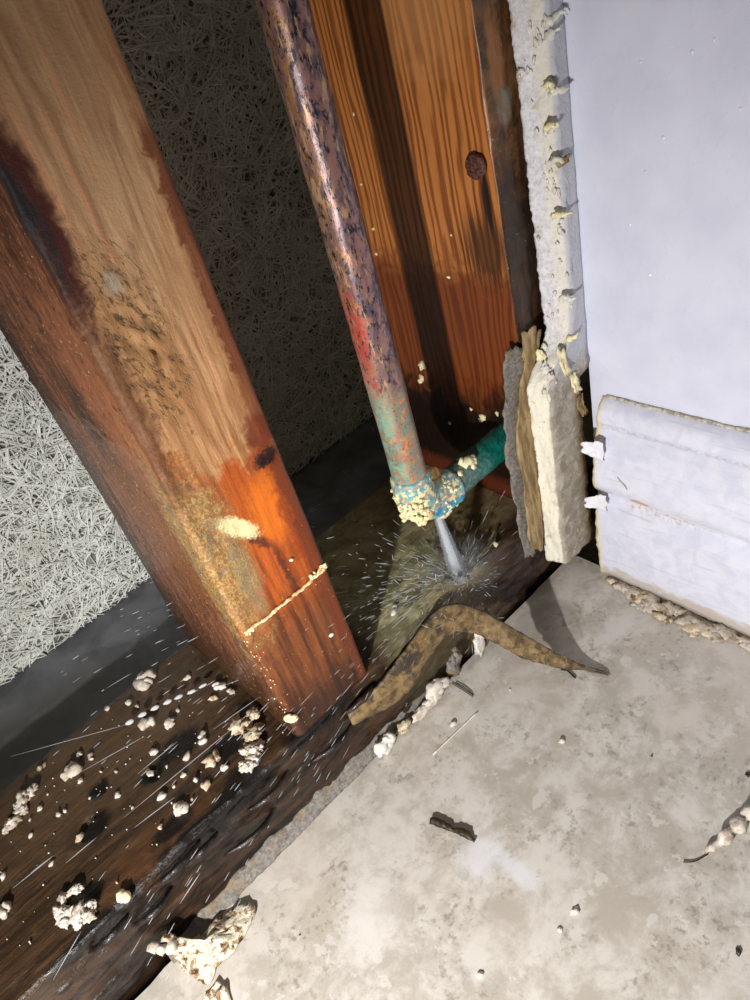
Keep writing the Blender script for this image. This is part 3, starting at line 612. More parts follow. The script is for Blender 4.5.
def fibre_board():
    root = thing('wall_back', (0.1, YB, LEDGE), 'pale wood-wool fibre board at the back of the stud bays', 'wall', kind='structure')
    def fn(u, v):
        x = -0.3 + u * 0.8; z = LEDGE + 0.0005 + v * 0.62
        return (x, YB + 0.0012 * FB(x, 0, z, 50, 3), z)
    V, F = slab(120, 90, fn, (0, 0.02, 0))
    mesh_obj('board', V, F, M['fibre_base'], root)
    rng = np.random.default_rng(4)
    n1 = 6500; n2 = 19000
    xs = np.concatenate([rng.uniform(-0.13, 0.07, n1), rng.uniform(0.05, 0.33, n2)])
    zs = np.concatenate([rng.uniform(LEDGE + 0.002, 0.16, n1), rng.uniform(LEDGE + 0.002, 0.34, n2)])
    n = n1 + n2
    L = rng.uniform(0.006, 0.026, n); w = rng.uniform(0.0003, 0.0006, n); a = rng.uniform(0, math.pi, n)
    bend = rng.normal(0, 0.10, n) * L; dep = rng.uniform(0.0002, 0.0022, n); tilt = rng.normal(0, 0.0006, n)
    ca, sa = np.cos(a), np.sin(a)
    V = np.zeros((n, 3, 3, 3))
    for s, t in enumerate((-0.5, 0.0, 0.5)):
        cx = xs + ca * L * t - sa * bend * (0.25 - t * t) * 4; cz = zs + sa * L * t + ca * bend * (0.25 - t * t) * 4
        cy = YB - dep - tilt * t * 2
        wt = w * (1.0 if s == 1 else 0.55)
        V[:, s, 0] = np.stack([cx - sa * wt, cy + 0.0003, cz + ca * wt], 1)
        V[:, s, 1] = np.stack([cx, cy - wt * 0.8, cz], 1)
        V[:, s, 2] = np.stack([cx + sa * wt, cy + 0.0003, cz - ca * wt], 1)
    V[..., 2] = np.maximum(V[..., 2], LEDGE + 0.0005)
    base = (np.arange(n) * 9)[:, None, None]
    q = np.array([[0, 1, 4, 3], [1, 2, 5, 4], [3, 4, 7, 6], [4, 5, 8, 7]])[None]
    F = (base + q).reshape(-1, 4)
    me = bpy.data.meshes.new('strands')
    Vf = (V.reshape(-1, 3) - np.array([0.1, YB, LEDGE]))
    me.vertices.add(len(Vf)); me.vertices.foreach_set('co', Vf.astype(np.float32).ravel())
    me.loops.add(F.size); me.loops.foreach_set('vertex_index', F.astype(np.int32).ravel())
    me.polygons.add(len(F)); me.polygons.foreach_set('loop_start', np.arange(0, F.size, 4, dtype=np.int32))
    me.update(calc_edges=True); me.validate()
    me.materials.append(M['strand'])
    o = bpy.data.objects.new('strands', me); COL.objects.link(o); o.parent = root; o['kind'] = 'stuff'
fibre_board()

def right_wall():
    def fn(u, v):
        y = -0.014 - u * 0.75; z = HF + v * 0.75
        return (X3 + 0.0, y, z)
    root = thing('wall_right', (X3, -0.3, HF), 'smooth white painted drywall on the right side of the corner', 'wall', kind='structure')
    V, F = slab(40, 40, fn, (0.013, 0, 0))
    mesh_obj('drywall_panel', V, F, M['wall'], root, smooth=False)
    # pale glossy beads added to give the wall its tiny white glints
    for i, (x, y, z) in enumerate(WDROPS[:8]):
        r = 0.0004 + 0.0003 * ((i * 37) % 10) / 10
        V, F = blobs([(X3, y, z, r * 0.6, r, r * 1.2)], i, 2, 0.1)
        mesh_obj('glint_bead', V, F, M['glint'], root)
right_wall()

def baseboard():
    root = thing('baseboard_right', (XB, -0.3, HF), 'glossy white moulded baseboard with peeling paint at its broken end', 'baseboard', kind='structure')
    # profile (x out of wall, z) bottom -> top
    prof = [(XB, HF + 0.001), (XB, -0.002), (XB + 0.0006, 0.0030), (XB + 0.0034, 0.0055), (XB + 0.0040, 0.0080), (XB + 0.0016, 0.0105), (XB - 0.0004, 0.0150), (XB - 0.0002, 0.022),
            (XB + 0.0016, 0.031), (XB + 0.0045, 0.0385), (XB + 0.0066, 0.0415), (XB + 0.0060, 0.0440), (XB + 0.0060, 0.0490), (XB + 0.0078, 0.0522), (XB + 0.0112, 0.0538), (X3 + 0.0003, 0.0543)]
    fine = []
    for (a, b) in zip(prof, prof[1:]):
        k = max(1, int(math.hypot(b[0] - a[0], b[1] - a[1]) / 0.0022))
        fine += [(a[0] + (b[0] - a[0]) * i / k, a[1] + (b[1] - a[1]) * i / k) for i in range(k)]
    fine.append(prof[-1])
    ys = [-0.0205 - 0.0012 * i for i in range(90)] + [-0.137 - 0.03 * i for i in range(21)]
    rings = []
    for j, y in enumerate(ys):
        rg = []
        for (x, z) in fine:
            yy = y + (0.0012 * FB(0, 0, z, 120, 4) if j < 2 else 0)
            zz = z + (0.0012 * FB(0, y, 0, 60, 7) * max(0, 1 - (z - HF) / 0.006))
            xx = x + 0.00035 * FB(0, y, z, 70, 3) - 0.0008 * max(0, 1 - (-0.0205 - y) / 0.008) * (0.5 + FB(0, y, z, 150, 9))
            rg.append((min(xx, X3), yy, zz))
        rg += [(X3, y, 0.054), (X3, y, HF + 0.001)]
        rings.append(rg)
    V, F = sweep(rings)
    mesh_obj('moulding', V, F, M['baseboard'], root)
    # dirty caulk crack on its top edge
    path = [(X3 - 0.0006 + 0.0003 * N(0, y, 0, 200), y, 0.0548 + 0.0006 * FB(0, y, 0, 80, 2)) for y in np.linspace(-0.022, -0.30, 120)]
    V, F = tube(path, [0.0008 + 0.0004 * N(0, p[1], 0, 300) for p in path], 6)
    mesh_obj('caulk_line', V, F, M['crack'], root)
    # torn paint flaps at the end
    for i, (z0, h, ln, up) in enumerate(((0.0345, 0.010, 0.0030, 0.0015), (0.0065, 0.009, 0.0034, -0.002))):
        def fn(u, v, z0=z0, h=h, ln=ln, up=up, i=i):
            t = -0.006 + u * (0.006 + ln) ; wv = 0.0010 * FB(u, v, i, 2.2, i); k = h * (1 - 0.45 * u ** 1.5) * (1 + 0.3 * FB(u * 2, i, v, 1.5))
            return (XB - 0.0006 - 0.0022 * u * u + wv * u, -0.0212 + t + 0.001 * FB(v * 3, i, 0, 1), z0 + k * (v - 0.5) + up * u + 0.0008 * N(u * 3, v * 3, i))
        V, F = slab(12, 12, fn, (-0.0003, 0.0001, 0))
        mesh_obj('paint_flap', V, F, M['paint'], root)
    # small torn nick on the face
    V, F = slab(5, 5, lambda u, v: (XB - 0.0002 - 0.0006 * u, -0.0330 - 0.004 * u - 0.001 * v, 0.0235 - 0.002 * v - 0.003 * u), (-0.0003, 0, 0))
    mesh_obj('paint_flap', V, F, M['grout'], root)
baseboard()

# ---------------------------------------------------------------- framing
def ring_rect(x0, x1, y0, y1, r, fx, fy, cx, cy):
    """rounded rectangle; fx/fy spacing on front (y0) and left (x0), cx/cy on the back and right"""
    pts = []
    def seg(a, b, st, nrm):
        k = max(2, int(math.dist(a, b) / st))
        for i in range(k): pts.append((a[0] + (b[0] - a[0]) * i / k, a[1] + (b[1] - a[1]) * i / k, nrm[0], nrm[1]))
    def arc(c, a0, a1, k=6):
        for i in range(k):
            a = a0 + (a1 - a0) * i / k; pts.append((c[0] + r * math.cos(a), c[1] + r * math.sin(a), math.cos(a), math.sin(a)))
    P = math.pi
    seg((x1 - r, y0), (x0 + r, y0), fx, (0, -1)); arc((x0 + r, y0 + r), -P / 2, -P)
    seg((x0, y0 + r), (x0, y1 - r), fy, (-1, 0)); arc((x0 + r, y1 - r), P, P / 2)
    seg((x0 + r, y1), (x1 - r, y1), cx, (0, 1)); arc((x1 - r, y1 - r), P / 2, 0)
    seg((x1, y1 - r), (x1, y0 + r), cy, (1, 0)); arc((x1 - r, y0 + r), 0, -P / 2)
    return pts

def make_stud(root, rect, r, zs, mat, disp):
    ring = ring_rect(*rect, r, 0.0009, 0.0014, 0.006, 0.01)
    rings = []
    for z in zs:
        rg = []
        for (x, y, nx, ny) in ring:
            d = disp(x, y, z)
            rg.append((x + nx * d, y + ny * d, z))
        rings.append(rg)
    V, F = sweep(rings)
    return mesh_obj('timber', V, F, mat, root)

zs1 = list(np.arange(0.0, 0.26, 0.0014)) + list(np.arange(0.26, 0.55, 0.01))
def d1(x, y, z):
    d = 0.0004 * N(x, y, z, 30, 3) + 0.00018 * N(x, y, z * 0.2, 500, 1)
    e = max(0, 1 - (abs(x) + abs(y)) / 0.006)
    d += e * 0.0011 * FB(x, y, z * 0.5, 110, 6)
    m = max(0, 1 - (((x - 0.013) / 0.009) ** 2 + ((z - 0.163) / 0.026) ** 2)) if y < 0.001 else 0
    d += m * 0.0013 * FB(x + z * 0.3, y, z * 0.5, 380, 2)
    k = max(0, 1 - (((x - 0.0325) / 0.006) ** 2 + ((z - 0.113) / 0.005) ** 2)) if y < 0.001 else 0
    d += k * (-0.0010 + 0.0008 * FB(x, y, z, 600, 8))
    c = max(0, 1 - (((x - 0.003) / 0.013) ** 2 + ((z - 0.09) / 0.045) ** 2)) * max(0, 1 - y / 0.03)
    d += c * 0.0006 * FB(x, y, z, 300, 5)
    return d
stud = thing('wall_stud', (0.019, W / 2, 0), 'stained tan and wet orange stud standing left of the copper pipe', 'stud')
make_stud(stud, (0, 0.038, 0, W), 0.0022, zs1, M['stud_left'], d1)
# pale residue line across its front and down the corner
path = []
for i in range(70):
    t = i / 69; x = 0.0008 + t * 0.0368
    path.append((x, -0.0004 + 0.0004 * N(t * 20, 0, 0), 0.0608 + 0.0006 * FB(t * 6, 1, 0, 1) - 0.0008 * math.sin(t * 3.1)))
V, F = tube(path, [0.0005 + 0.0005 * abs(FB(i * 0.25, 3, 0, 1)) for i in range(70)], 8, True, lambda q: 0.0002 * FB(*q, 1500, 4))
mesh_obj('residue_line', V, F, M['residue'], stud)
rr = random.Random(5)
parts = []
for i in range(16):
    t = rr.random(); parts.append((0.0370 * (0.82 + .18 * t), -0.0006, 0.0612 + rr.uniform(-.0008, .0014), 0.0007, 0.0005, 0.0007))
for i in range(12):
    t = rr.random(); parts.append((0.0012 + 0.003 * t, 0.0002 * t - 0.0002, 0.0600 + rr.uniform(-.0012, .0006), 0.0006, 0.0004, 0.0006))
V, F = blobs(parts[:16], 2, 2); mesh_obj('residue_clump', V, F, M['residue'], stud)
V, F = blobs(parts[16:], 3, 2); mesh_obj('residue_clump', V, F, M['residue'], stud)
parts = []
for i in range(60):
    z = rr.uniform(0.012, 0.06); parts.append((rr.gauss(0.0012, 0.0010), max(-.0002, rr.gauss(0.0006, 0.0010)), z, 0.00025, 0.00025, 0.0004))
V, F = blobs(parts, 4, 1); mesh_obj('residue_flecks', V, F, M['cream'], stud, kind='stuff')
V, F = blobs([(0.001, -0.0006, 0.0125, 0.0022, 0.0016, 0.002), (0.0024, -0.0008, 0.0112, 0.0014, 0.0014, 0.0012), (0.0002, -0.0006, 0.0146, 0.0012, 0.001, 0.0012)], 6, 2); mesh_obj('residue_clump', V, F, M['cream'], stud)
for i, p in enumerate(((0.0262, -0.0004, 0.0735, 0.0006, 0.0004, 0.0007), (0.0290, -0.0002, 0.032, 0.0009, 0.0005, 0.0008))):
    V, F = blobs([p], 7 + i, 2); mesh_obj('residue_clump', V, F, M['foam'], stud)

zs2 = list(np.arange(0.0, 0.26, 0.002)) + list(np.arange(0.26, 0.55, 0.01))
def d2(x, y, z):
    d = 0.00012 * N(x, y, z * 0.1, 500, 2) + 0.0003 * N(x, y, z, 40, 6)
    if y < 0.002: d += 0.0003 * FB(x, y, z * 0.5, 300, 3)
    return d
stud2 = thing('wall_stud', (X2 + 0.019, W / 2, 0), 'orange grained stud with a rusty nail, beside the torn drywall', 'stud')
make_stud(stud2, (X2, X2 + 0.038, 0, W), 0.0014, zs2, M['stud_corner'], d2)
# nail driven into the left face
V, F = tube([(X2 - 0.0030, 0.0066, 0.1567), (X2 - 0.0027, 0.0066, 0.1567), (X2 - 0.0012, 0.0066, 0.1566), (X2 - 0.0010, 0.0066, 0.1566)], [0.0036, 0.0043, 0.0043, 0.0036], 20, True, lambda q: 0.0004 * FB(*q, 700, 2))
nl = mesh_obj('nail_head', V, F, M['nail'], stud2)
V, F = tube([(X2 - 0.0012, 0.0066, 0.1566), (X2 + 0.012, 0.0066, 0.1566)], 0.0016, 10); mesh_obj('nail_shank', V, F, M['nail'], nl)

def sill():
    xs = list(np.arange(-0.40, -0.13, 0.012)) + list(np.arange(-0.13, 0.235, 0.0013))
    prof = [(W, HF - 0.009), (W, -0.012), (W, -0.002), (W - 0.001, 0.0)] + [(y, 0.0) for y in np.arange(W - 0.003, 0.003, -0.0014)] + [(0.0018, -0.0002), (0.0006, -0.001), (0.0, -0.0024)] + \
           [(0.0, z) for z in np.arange(-0.004, -0.040, -0.0013)] + [(0.0, HF - 0.009)]
    rings = []
    for x in xs:
        rg = []
        for (y, z) in prof:
            f = max(0.0, 1 - y / 0.03)
            if y > 0.003 and z > -0.001:
                d = 0.0005 * FB(x * 0.25, y, 0, 160, 3) + 0.0003 * FB(x, y, 0, 300, 8) - 0.0022 * f * f * max(0, FB(x * 0.5, y, 0, 45, 11)) 
                if 0 <= x <= 0.04: d = min(d, 0.0)
                for (hx, hy, r) in ((-0.0641, 0.0486, 0.004), (-0.0736, 0.0356, 0.006), (-0.0467, 0.0357, 0.004)):
                    d -= 0.002 * max(0, 1 - ((x - hx) ** 2 + (y - hy) ** 2) / r ** 2)
                rg.append((x, y, z + min(d, 0.0009)))
            elif y <= 0.003:
                ero = 0.0020 * FB(x * 0.35, 0, z, 70, 5) + 0.0009 * FB(x * 0.25, 0, z, 400, 6)
                ero = max(-0.001, min(0.0008 - 0.0, ero)) if z > -0.003 else max(-0.0012, min(0.005, ero + 0.001))
                rg.append((x, y + ero, z - max(0, ero) * (0.7 if z > -0.005 else 0.0)))
            else: rg.append((x, y, z))
        rings.append(rg)
    V, F = sweep(rings)
    root = thing('sill_plate', (0.05, W / 2, HF - 0.009), 'dark soaked wooden sill plate under the studs and leaking pipe', 'sill plate')
    mesh_obj('timber', V, F, M['plate'], root)
    # splinters lifting from the rotten front edge
    r = random.Random(8)
    for (x0, ln, z0, dz) in ((-0.070, 0.022, -0.006, 0.003), (-0.058, 0.016, -0.010, 0.004), (-0.082, 0.018, -0.014, 0.002), (-0.030, 0.020, -0.012, 0.002), (0.0, 0.024, -0.018, 0.002), (0.020, 0.018, -0.010, 0.003), (-0.045, 0.026, -0.022, 0.001), (-0.095, 0.016, -0.008, 0.003)):
        pts = catmull([(x0, 0.0012, z0), (x0 + ln * 0.35, -0.0022, z0 + dz), (x0 + ln * 0.7, -0.0026, z0 + dz * 1.2), (x0 + ln, 0.0010, z0 + dz * 0.4)], 14)
        V, F = tube(pts, [0.0004 + 0.0011 * math.sin(math.pi * i / 13) for i in range(14)], 6, True, lambda q: 0.0005 * FB(*q, 500, 2))
        mesh_obj('splinter', V, F, M['plate'], root)
sill()

# ---------------------------------------------------------------- drywall remnant in the corner
def remnant():
    root = thing('drywall_remnant', (0.165, -0.007, -0.026), 'torn strip of white drywall left hanging in the wall corner', 'drywall')
    zs = list(np.arange(-0.0255, 0.24, 0.0012)) + list(np.arange(0.24, 0.55, 0.01))
    def xl(z):
        t = max(0.0, min(1.0, (z - 0.069) / 0.020))
        t = t * t * (3 - 2 * t)
        return 0.1500 + t * 0.0158 + (-0.0035 if z < 0 else -0.0035 * max(0, 1 - z / 0.03)) * 0.6
    rings = []
    for z in zs:
        a = xl(z); low = 1 if z < 0.072 else 0
        yb = -0.0040 if z < 0.09 else -0.003; yf = -0.0143
        xr = (0.1708 + 0.0014 * FB(0, 0, z, 150, 4)) if z < 0.066 else X3 - 0.0001
        sh = 0.002 * max(0, min(1, (0.0 - z) / 0.02))
        rg = []
        for i in range(15):
            t = i / 14; y = yb + (yf - yb) * t
            dx = (0.0005 * FB(0, y, z, 260, 3) + 0.0005 * FB(0, y, z, 800, 5)) * (0.7 if low else 1.0) + 0.0006 * FB(0, y * 0.5, z, 60, 7) + (0.0010 * FB(0, y * 1.5, z * 0.6, 110, 12) if low else 0) + 0.0014 * max(0, 1 - abs(z - 0.078) / 0.02) * FB(0, y, z, 240, 15)
            if i == 14: dx *= 0.7
            rg.append((a + dx + 0.0012 * (t - .5) * low + (0.0048 * t ** 1.5 * (1 - low) * min(1, (z - 0.072) / 0.03)), y - 0.0 + (0.0008 * FB(1, y, z, 300, 9) if i == 14 else 0), z + (0.0025 * FB(a, y, 0, 200, 3) if z < -0.024 else 0)))
        for i in range(1, 9):
            a2 = rg[14][0]; t = i / 8; x = a2 + (xr - a2) * t
            dy = 0.0006 * FB(x, 0, z, 180, 2) * (1 if low else 0.35) - (0.0009 * max(0, FB(x, 0, z, 330, 6)) * max(0, 1 - t * 2.2))
            rg.append((x, yf + dy, z + (0.0025 * FB(x, -0.014, 0, 200, 3) if z < -0.024 else 0)))
        rg.append((xr, yb, z))
        rings.append(rg)
    V, F = sweep(rings)
    mesh_obj('gypsum_core', V, F, M['gypsum'], root)
    rq = random.Random(44)
    for k in range(9):   # crumbled gypsum and torn paper where the strip steps back
        z = rq.uniform(0.064, 0.094); tt = max(0, min(1, (z - 0.069) / 0.02)); x = 0.1505 + tt * 0.0155; y = rq.uniform(-0.0135, -0.005); q = rq.uniform(0.0010, 0.0022)
        V, F = blobs([(x + 0.0004, y, z, q * 0.6, q * 0.9, q * 1.5)], 300 + k, 3, 0.55); mesh_obj('gypsum_chip', V, F, M[('foam', 'white', 'foam', 'cream')[k % 4]], root)
    for k, (x, z, ln) in enumerate(((0.1600, 0.084, 0.010), (0.1660, 0.070, 0.008), (0.1690, 0.058, 0.009))):
        V, F = slab(8, 6, lambda u, v: (x + 0.004 * (v - .5) + 0.001 * FB(u, v, k, 3), -0.0146 - 0.0022 * u * u, z - ln * u + 0.002 * N(v * 4, k, 0)), (0.0001, -0.0004, 0))
        mesh_obj('torn_paper', V, F, M['cream' if k < 2 else 'tan'], root)
    def sheet(nm, L, R, mat, th, seed, amp):
        Lc = catmull(L, 40); Rc = catmull(R, 40)
        def fn(u, v):
            k = min(39, int(round(u * 39))); p = Lc[k].lerp(Rc[k], v)
            e = 0.0012 * FB(p.x, p.y, p.z, 220, seed) if v in (0.0, 1.0) else 0
            e2 = 0.0016 * FB(v, 1, 0, 5, seed) if u in (0.0, 1.0) else 0
            return (p.x + e - amp * 0.6 * FB(p.x, p.y, p.z, 160, seed + 1), p.y - amp * FB(p.x, p.y, p.z, 200, seed), p.z + e2)
        V, F = slab(40, 9, fn, th); return mesh_obj(nm, V, F, mat, root)
    sheet('mortar_layer', GREYL, GREYR, M['mortar'], (0.0010, 0.0012, 0), 3, 0.0009)
    sheet('backing_paper', TANL, TANR, M['tan'], (0.0010, 0.0012, 0), 6, 0.0007)
    # extra torn paper curl on top
    V, F = slab(8, 6, lambda u, v: (0.1510 + 0.007 * v + 0.001 * FB(u, v, 0, 3), -0.0036 - 0.002 * u * v, 0.080 + 0.014 * u + 0.002 * N(v * 4, 0, 0)), (0.0006, 0.0006, 0))
    mesh_obj('backing_paper', V, F, M['tan'], root)
    # loose paper and gypsum tufts on the cut
    r = random.Random(3)
    for i, (x, y, z) in enumerate(FLUFF):
        ln = 0.003 + 0.003 * r.random(); dirx = r.uniform(0.2, 0.9)
        pts = catmull([(x - 0.001, -0.0135, z), (x + ln * 0.3 * dirx, -0.0150, z + r.uniform(-.001, .0015)), (x + ln * 0.7 * dirx, -0.0150 - ln * 0.35, z + r.uniform(-.0015, .0025)), (x + ln * dirx, -0.0150 - ln * 0.55, z + r.uniform(-.002, .003))], 10)
        V, F = tube(pts, [0.0010, 0.0012, 0.0014, 0.0013, 0.0010, 0.0008, 0.0007, 0.0006, 0.0005, 0.0002], 7, True, lambda q: 0.0011 * FB(*q, 700, i))
        mesh_obj('paper_tuft', V, F, M['tan'] if i in (5,) else M['cream'] if i % 2 else M['foam'], root)
    for i in range(60):
        z = r.uniform(0.095, 0.24); t = r.random() ** 0.6
        y = -0.004 - 0.010 * t
        parts = [(0.1655 + 0.0048 * ((-0.003 - y) / 0.0113) ** 1.5 - r.uniform(0, .0006), y, z + r.uniform(-.001, .001), r.uniform(.0003, .0007), r.uniform(.0004, .0010), r.uniform(.0004, .0014)) for _ in range(2)]
        if i == 0: allp = []
        allp += parts
    V, F = blobs(allp, 9, 1, 0.5); mesh_obj('gypsum_grit', V, F, M['foam'], root, kind='stuff')
    return root
remnant()

# ---------------------------------------------------------------- leaking copper pipe
PX, PY, PR = 0.0919, 0.0113, 0.00695
HZ = 0.0405
def pipe():
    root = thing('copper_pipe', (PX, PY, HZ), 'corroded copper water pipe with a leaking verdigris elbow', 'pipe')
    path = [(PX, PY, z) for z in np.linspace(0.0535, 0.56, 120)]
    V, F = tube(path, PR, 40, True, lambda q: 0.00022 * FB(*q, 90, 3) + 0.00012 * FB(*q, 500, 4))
    mesh_obj('riser', V, F, M['pipe'], root)
    # elbow: quarter bend with a socket collar at both ends
    B = 0.0125; cx, cz = PX + B, HZ + B
    pts = [(PX, PY, 0.0600), (PX, PY, 0.0594)] + [(PX, PY, z) for z in np.linspace(0.0585, cz, 6)]
    pts += [(cx - B * math.cos(a), PY, cz - B * math.sin(a)) for a in np.linspace(0.12, math.pi / 2, 18)]
    pts += [(x, PY, HZ) for x in np.linspace(cx + 0.0012, cx + 0.0066, 6)] + [(cx + 0.0074, PY, HZ), (cx + 0.008, PY, HZ)]
    n = len(pts); rad = [0.0079 + 0.0006 * math.sin(math.pi * i / (n - 1)) for i in range(n)]
    rad[0] = 0.0071; rad[1] = 0.0077; rad[-1] = 0.0072; rad[-2] = 0.0079
    V, F = tube(pts, rad, 36, True, lambda q: 0.0005 * FB(*q, 220, 3) + 0.0002 * FB(*q, 700, 5))
    e = mesh_obj('elbow', V, F, M['elbow'], root)
    path = [(x, PY, HZ) for x in np.linspace(cx + 0.004, X2 - 0.0003, 50)]
    V, F = tube(path, PR, 32, True, lambda q: 0.0003 * FB(*q, 180, 6))
    mesh_obj('branch_pipe', V, F, M['hpipe'], root)
    # solder ring on the branch socket
    V, F = tube([(cx + 0.0066, PY, HZ), (cx + 0.0072, PY, HZ), (cx + 0.0084, PY, HZ), (cx + 0.0090, PY, HZ)], [0.0078, 0.0086, 0.0085, 0.0072], 30, True, lambda q: 0.0003 * FB(*q, 400, 2))
    mesh_obj('solder_ring', V, F, M['elbow'], e)
    # mineral crust on the joints
    r = random.Random(12)
    def crust(nm, c, ax, rad, n, spread, mat, sz, seed, arc=(0, 6.28)):
        ps = []
        for _ in range(n):
            a = r.uniform(*arc); t = r.gauss(0, spread); s = sz * r.uniform(0.5, 1.25)
            if ax == 'z': p = (c[0] + rad * math.cos(a), c[1] + rad * math.sin(a), c[2] + t)
            else: p = (c[0] + t, c[1] + rad * math.cos(a), c[2] + rad * math.sin(a))
            ps.append((*p, s * r.uniform(.7, 1.4), s * r.uniform(.7, 1.4), s * r.uniform(.6, 1.3)))
        V, F = blobs(ps, seed, 2, 0.5, 1.8); return mesh_obj(nm, V, F, mat, root)
    crust('mineral_crust', (PX, PY, 0.0505), 'z', 0.0075, 130, 0.0030, M['cream'], 0.0010, 3)
    crust('mineral_crust', (PX - 0.001, PY - 0.001, 0.0465), 'z', 0.0075, 42, 0.0026, M['cream'], 0.0010, 4, (2.8, 4.6))
    crust('mineral_crust', (PX + 0.0105, PY, HZ), 'x', 0.0078, 70, 0.0026, M['cream'], 0.0009, 5, (0.4, 3.9))
    crust('mineral_crust', (PX - 0.0055, PY - 0.0035, 0.0432), 'z', 0.0022, 12, 0.0014, M['cream'], 0.0012, 6)
    # lumps: on the branch, in the crook, and below
    V, F = blobs([(PX + 0.0285, PY - 0.003, HZ + 0.0066, 0.0026, 0.0020, 0.0020), (PX + 0.0315, PY - 0.0035, HZ + 0.006, 0.0020, 0.0018, 0.0022), (PX + 0.0265, PY - 0.002, HZ + 0.0080, 0.0018, 0.0015, 0.0016), (PX + 0.0300, PY - 0.005, HZ + 0.0036, 0.0016, 0.0014, 0.0026), (PX + 0.0228, PY - 0.004, HZ + 0.0055, 0.0014, 0.0013, 0.0012)], 3, 2, 0.45)
    mesh_obj('mineral_lump', V, F, M['cream'], root)
    V, F = blobs([(PX + 0.0098, PY - 0.001, HZ + 0.0125, 0.0030, 0.0018, 0.0030), (PX + 0.0086, PY - 0.002, HZ + 0.0150, 0.0018, 0.0015, 0.0018)], 8, 2, 0.35)
    mesh_obj('yellow_lump', V, F, M['yellow'], root)
    V, F = blobs([(PX + 0.0085, PY - 0.004, HZ - 0.0075, 0.0028, 0.0018, 0.0012), (PX + 0.0115, PY - 0.002, HZ - 0.0078, 0.0018, 0.0015, 0.0010)], 9, 2, 0.4)
    mesh_obj('mineral_lump', V, F, M['dirty'], root)
    V, F = blobs([(PX - 0.0015, PY - 0.0072, HZ + 0.002, 0.002, 0.0014, 0.002), (PX - 0.004, PY - 0.006, HZ + 0.0005, 0.0022, 0.0016, 0.0018), (PX + 0.004, PY - 0.0082, HZ + 0.006, 0.0012, 0.0009, 0.0012)], 11, 2, 0.4)
    mesh_obj('mineral_lump', V, F, M['residue'], root)
    return root
pipe()

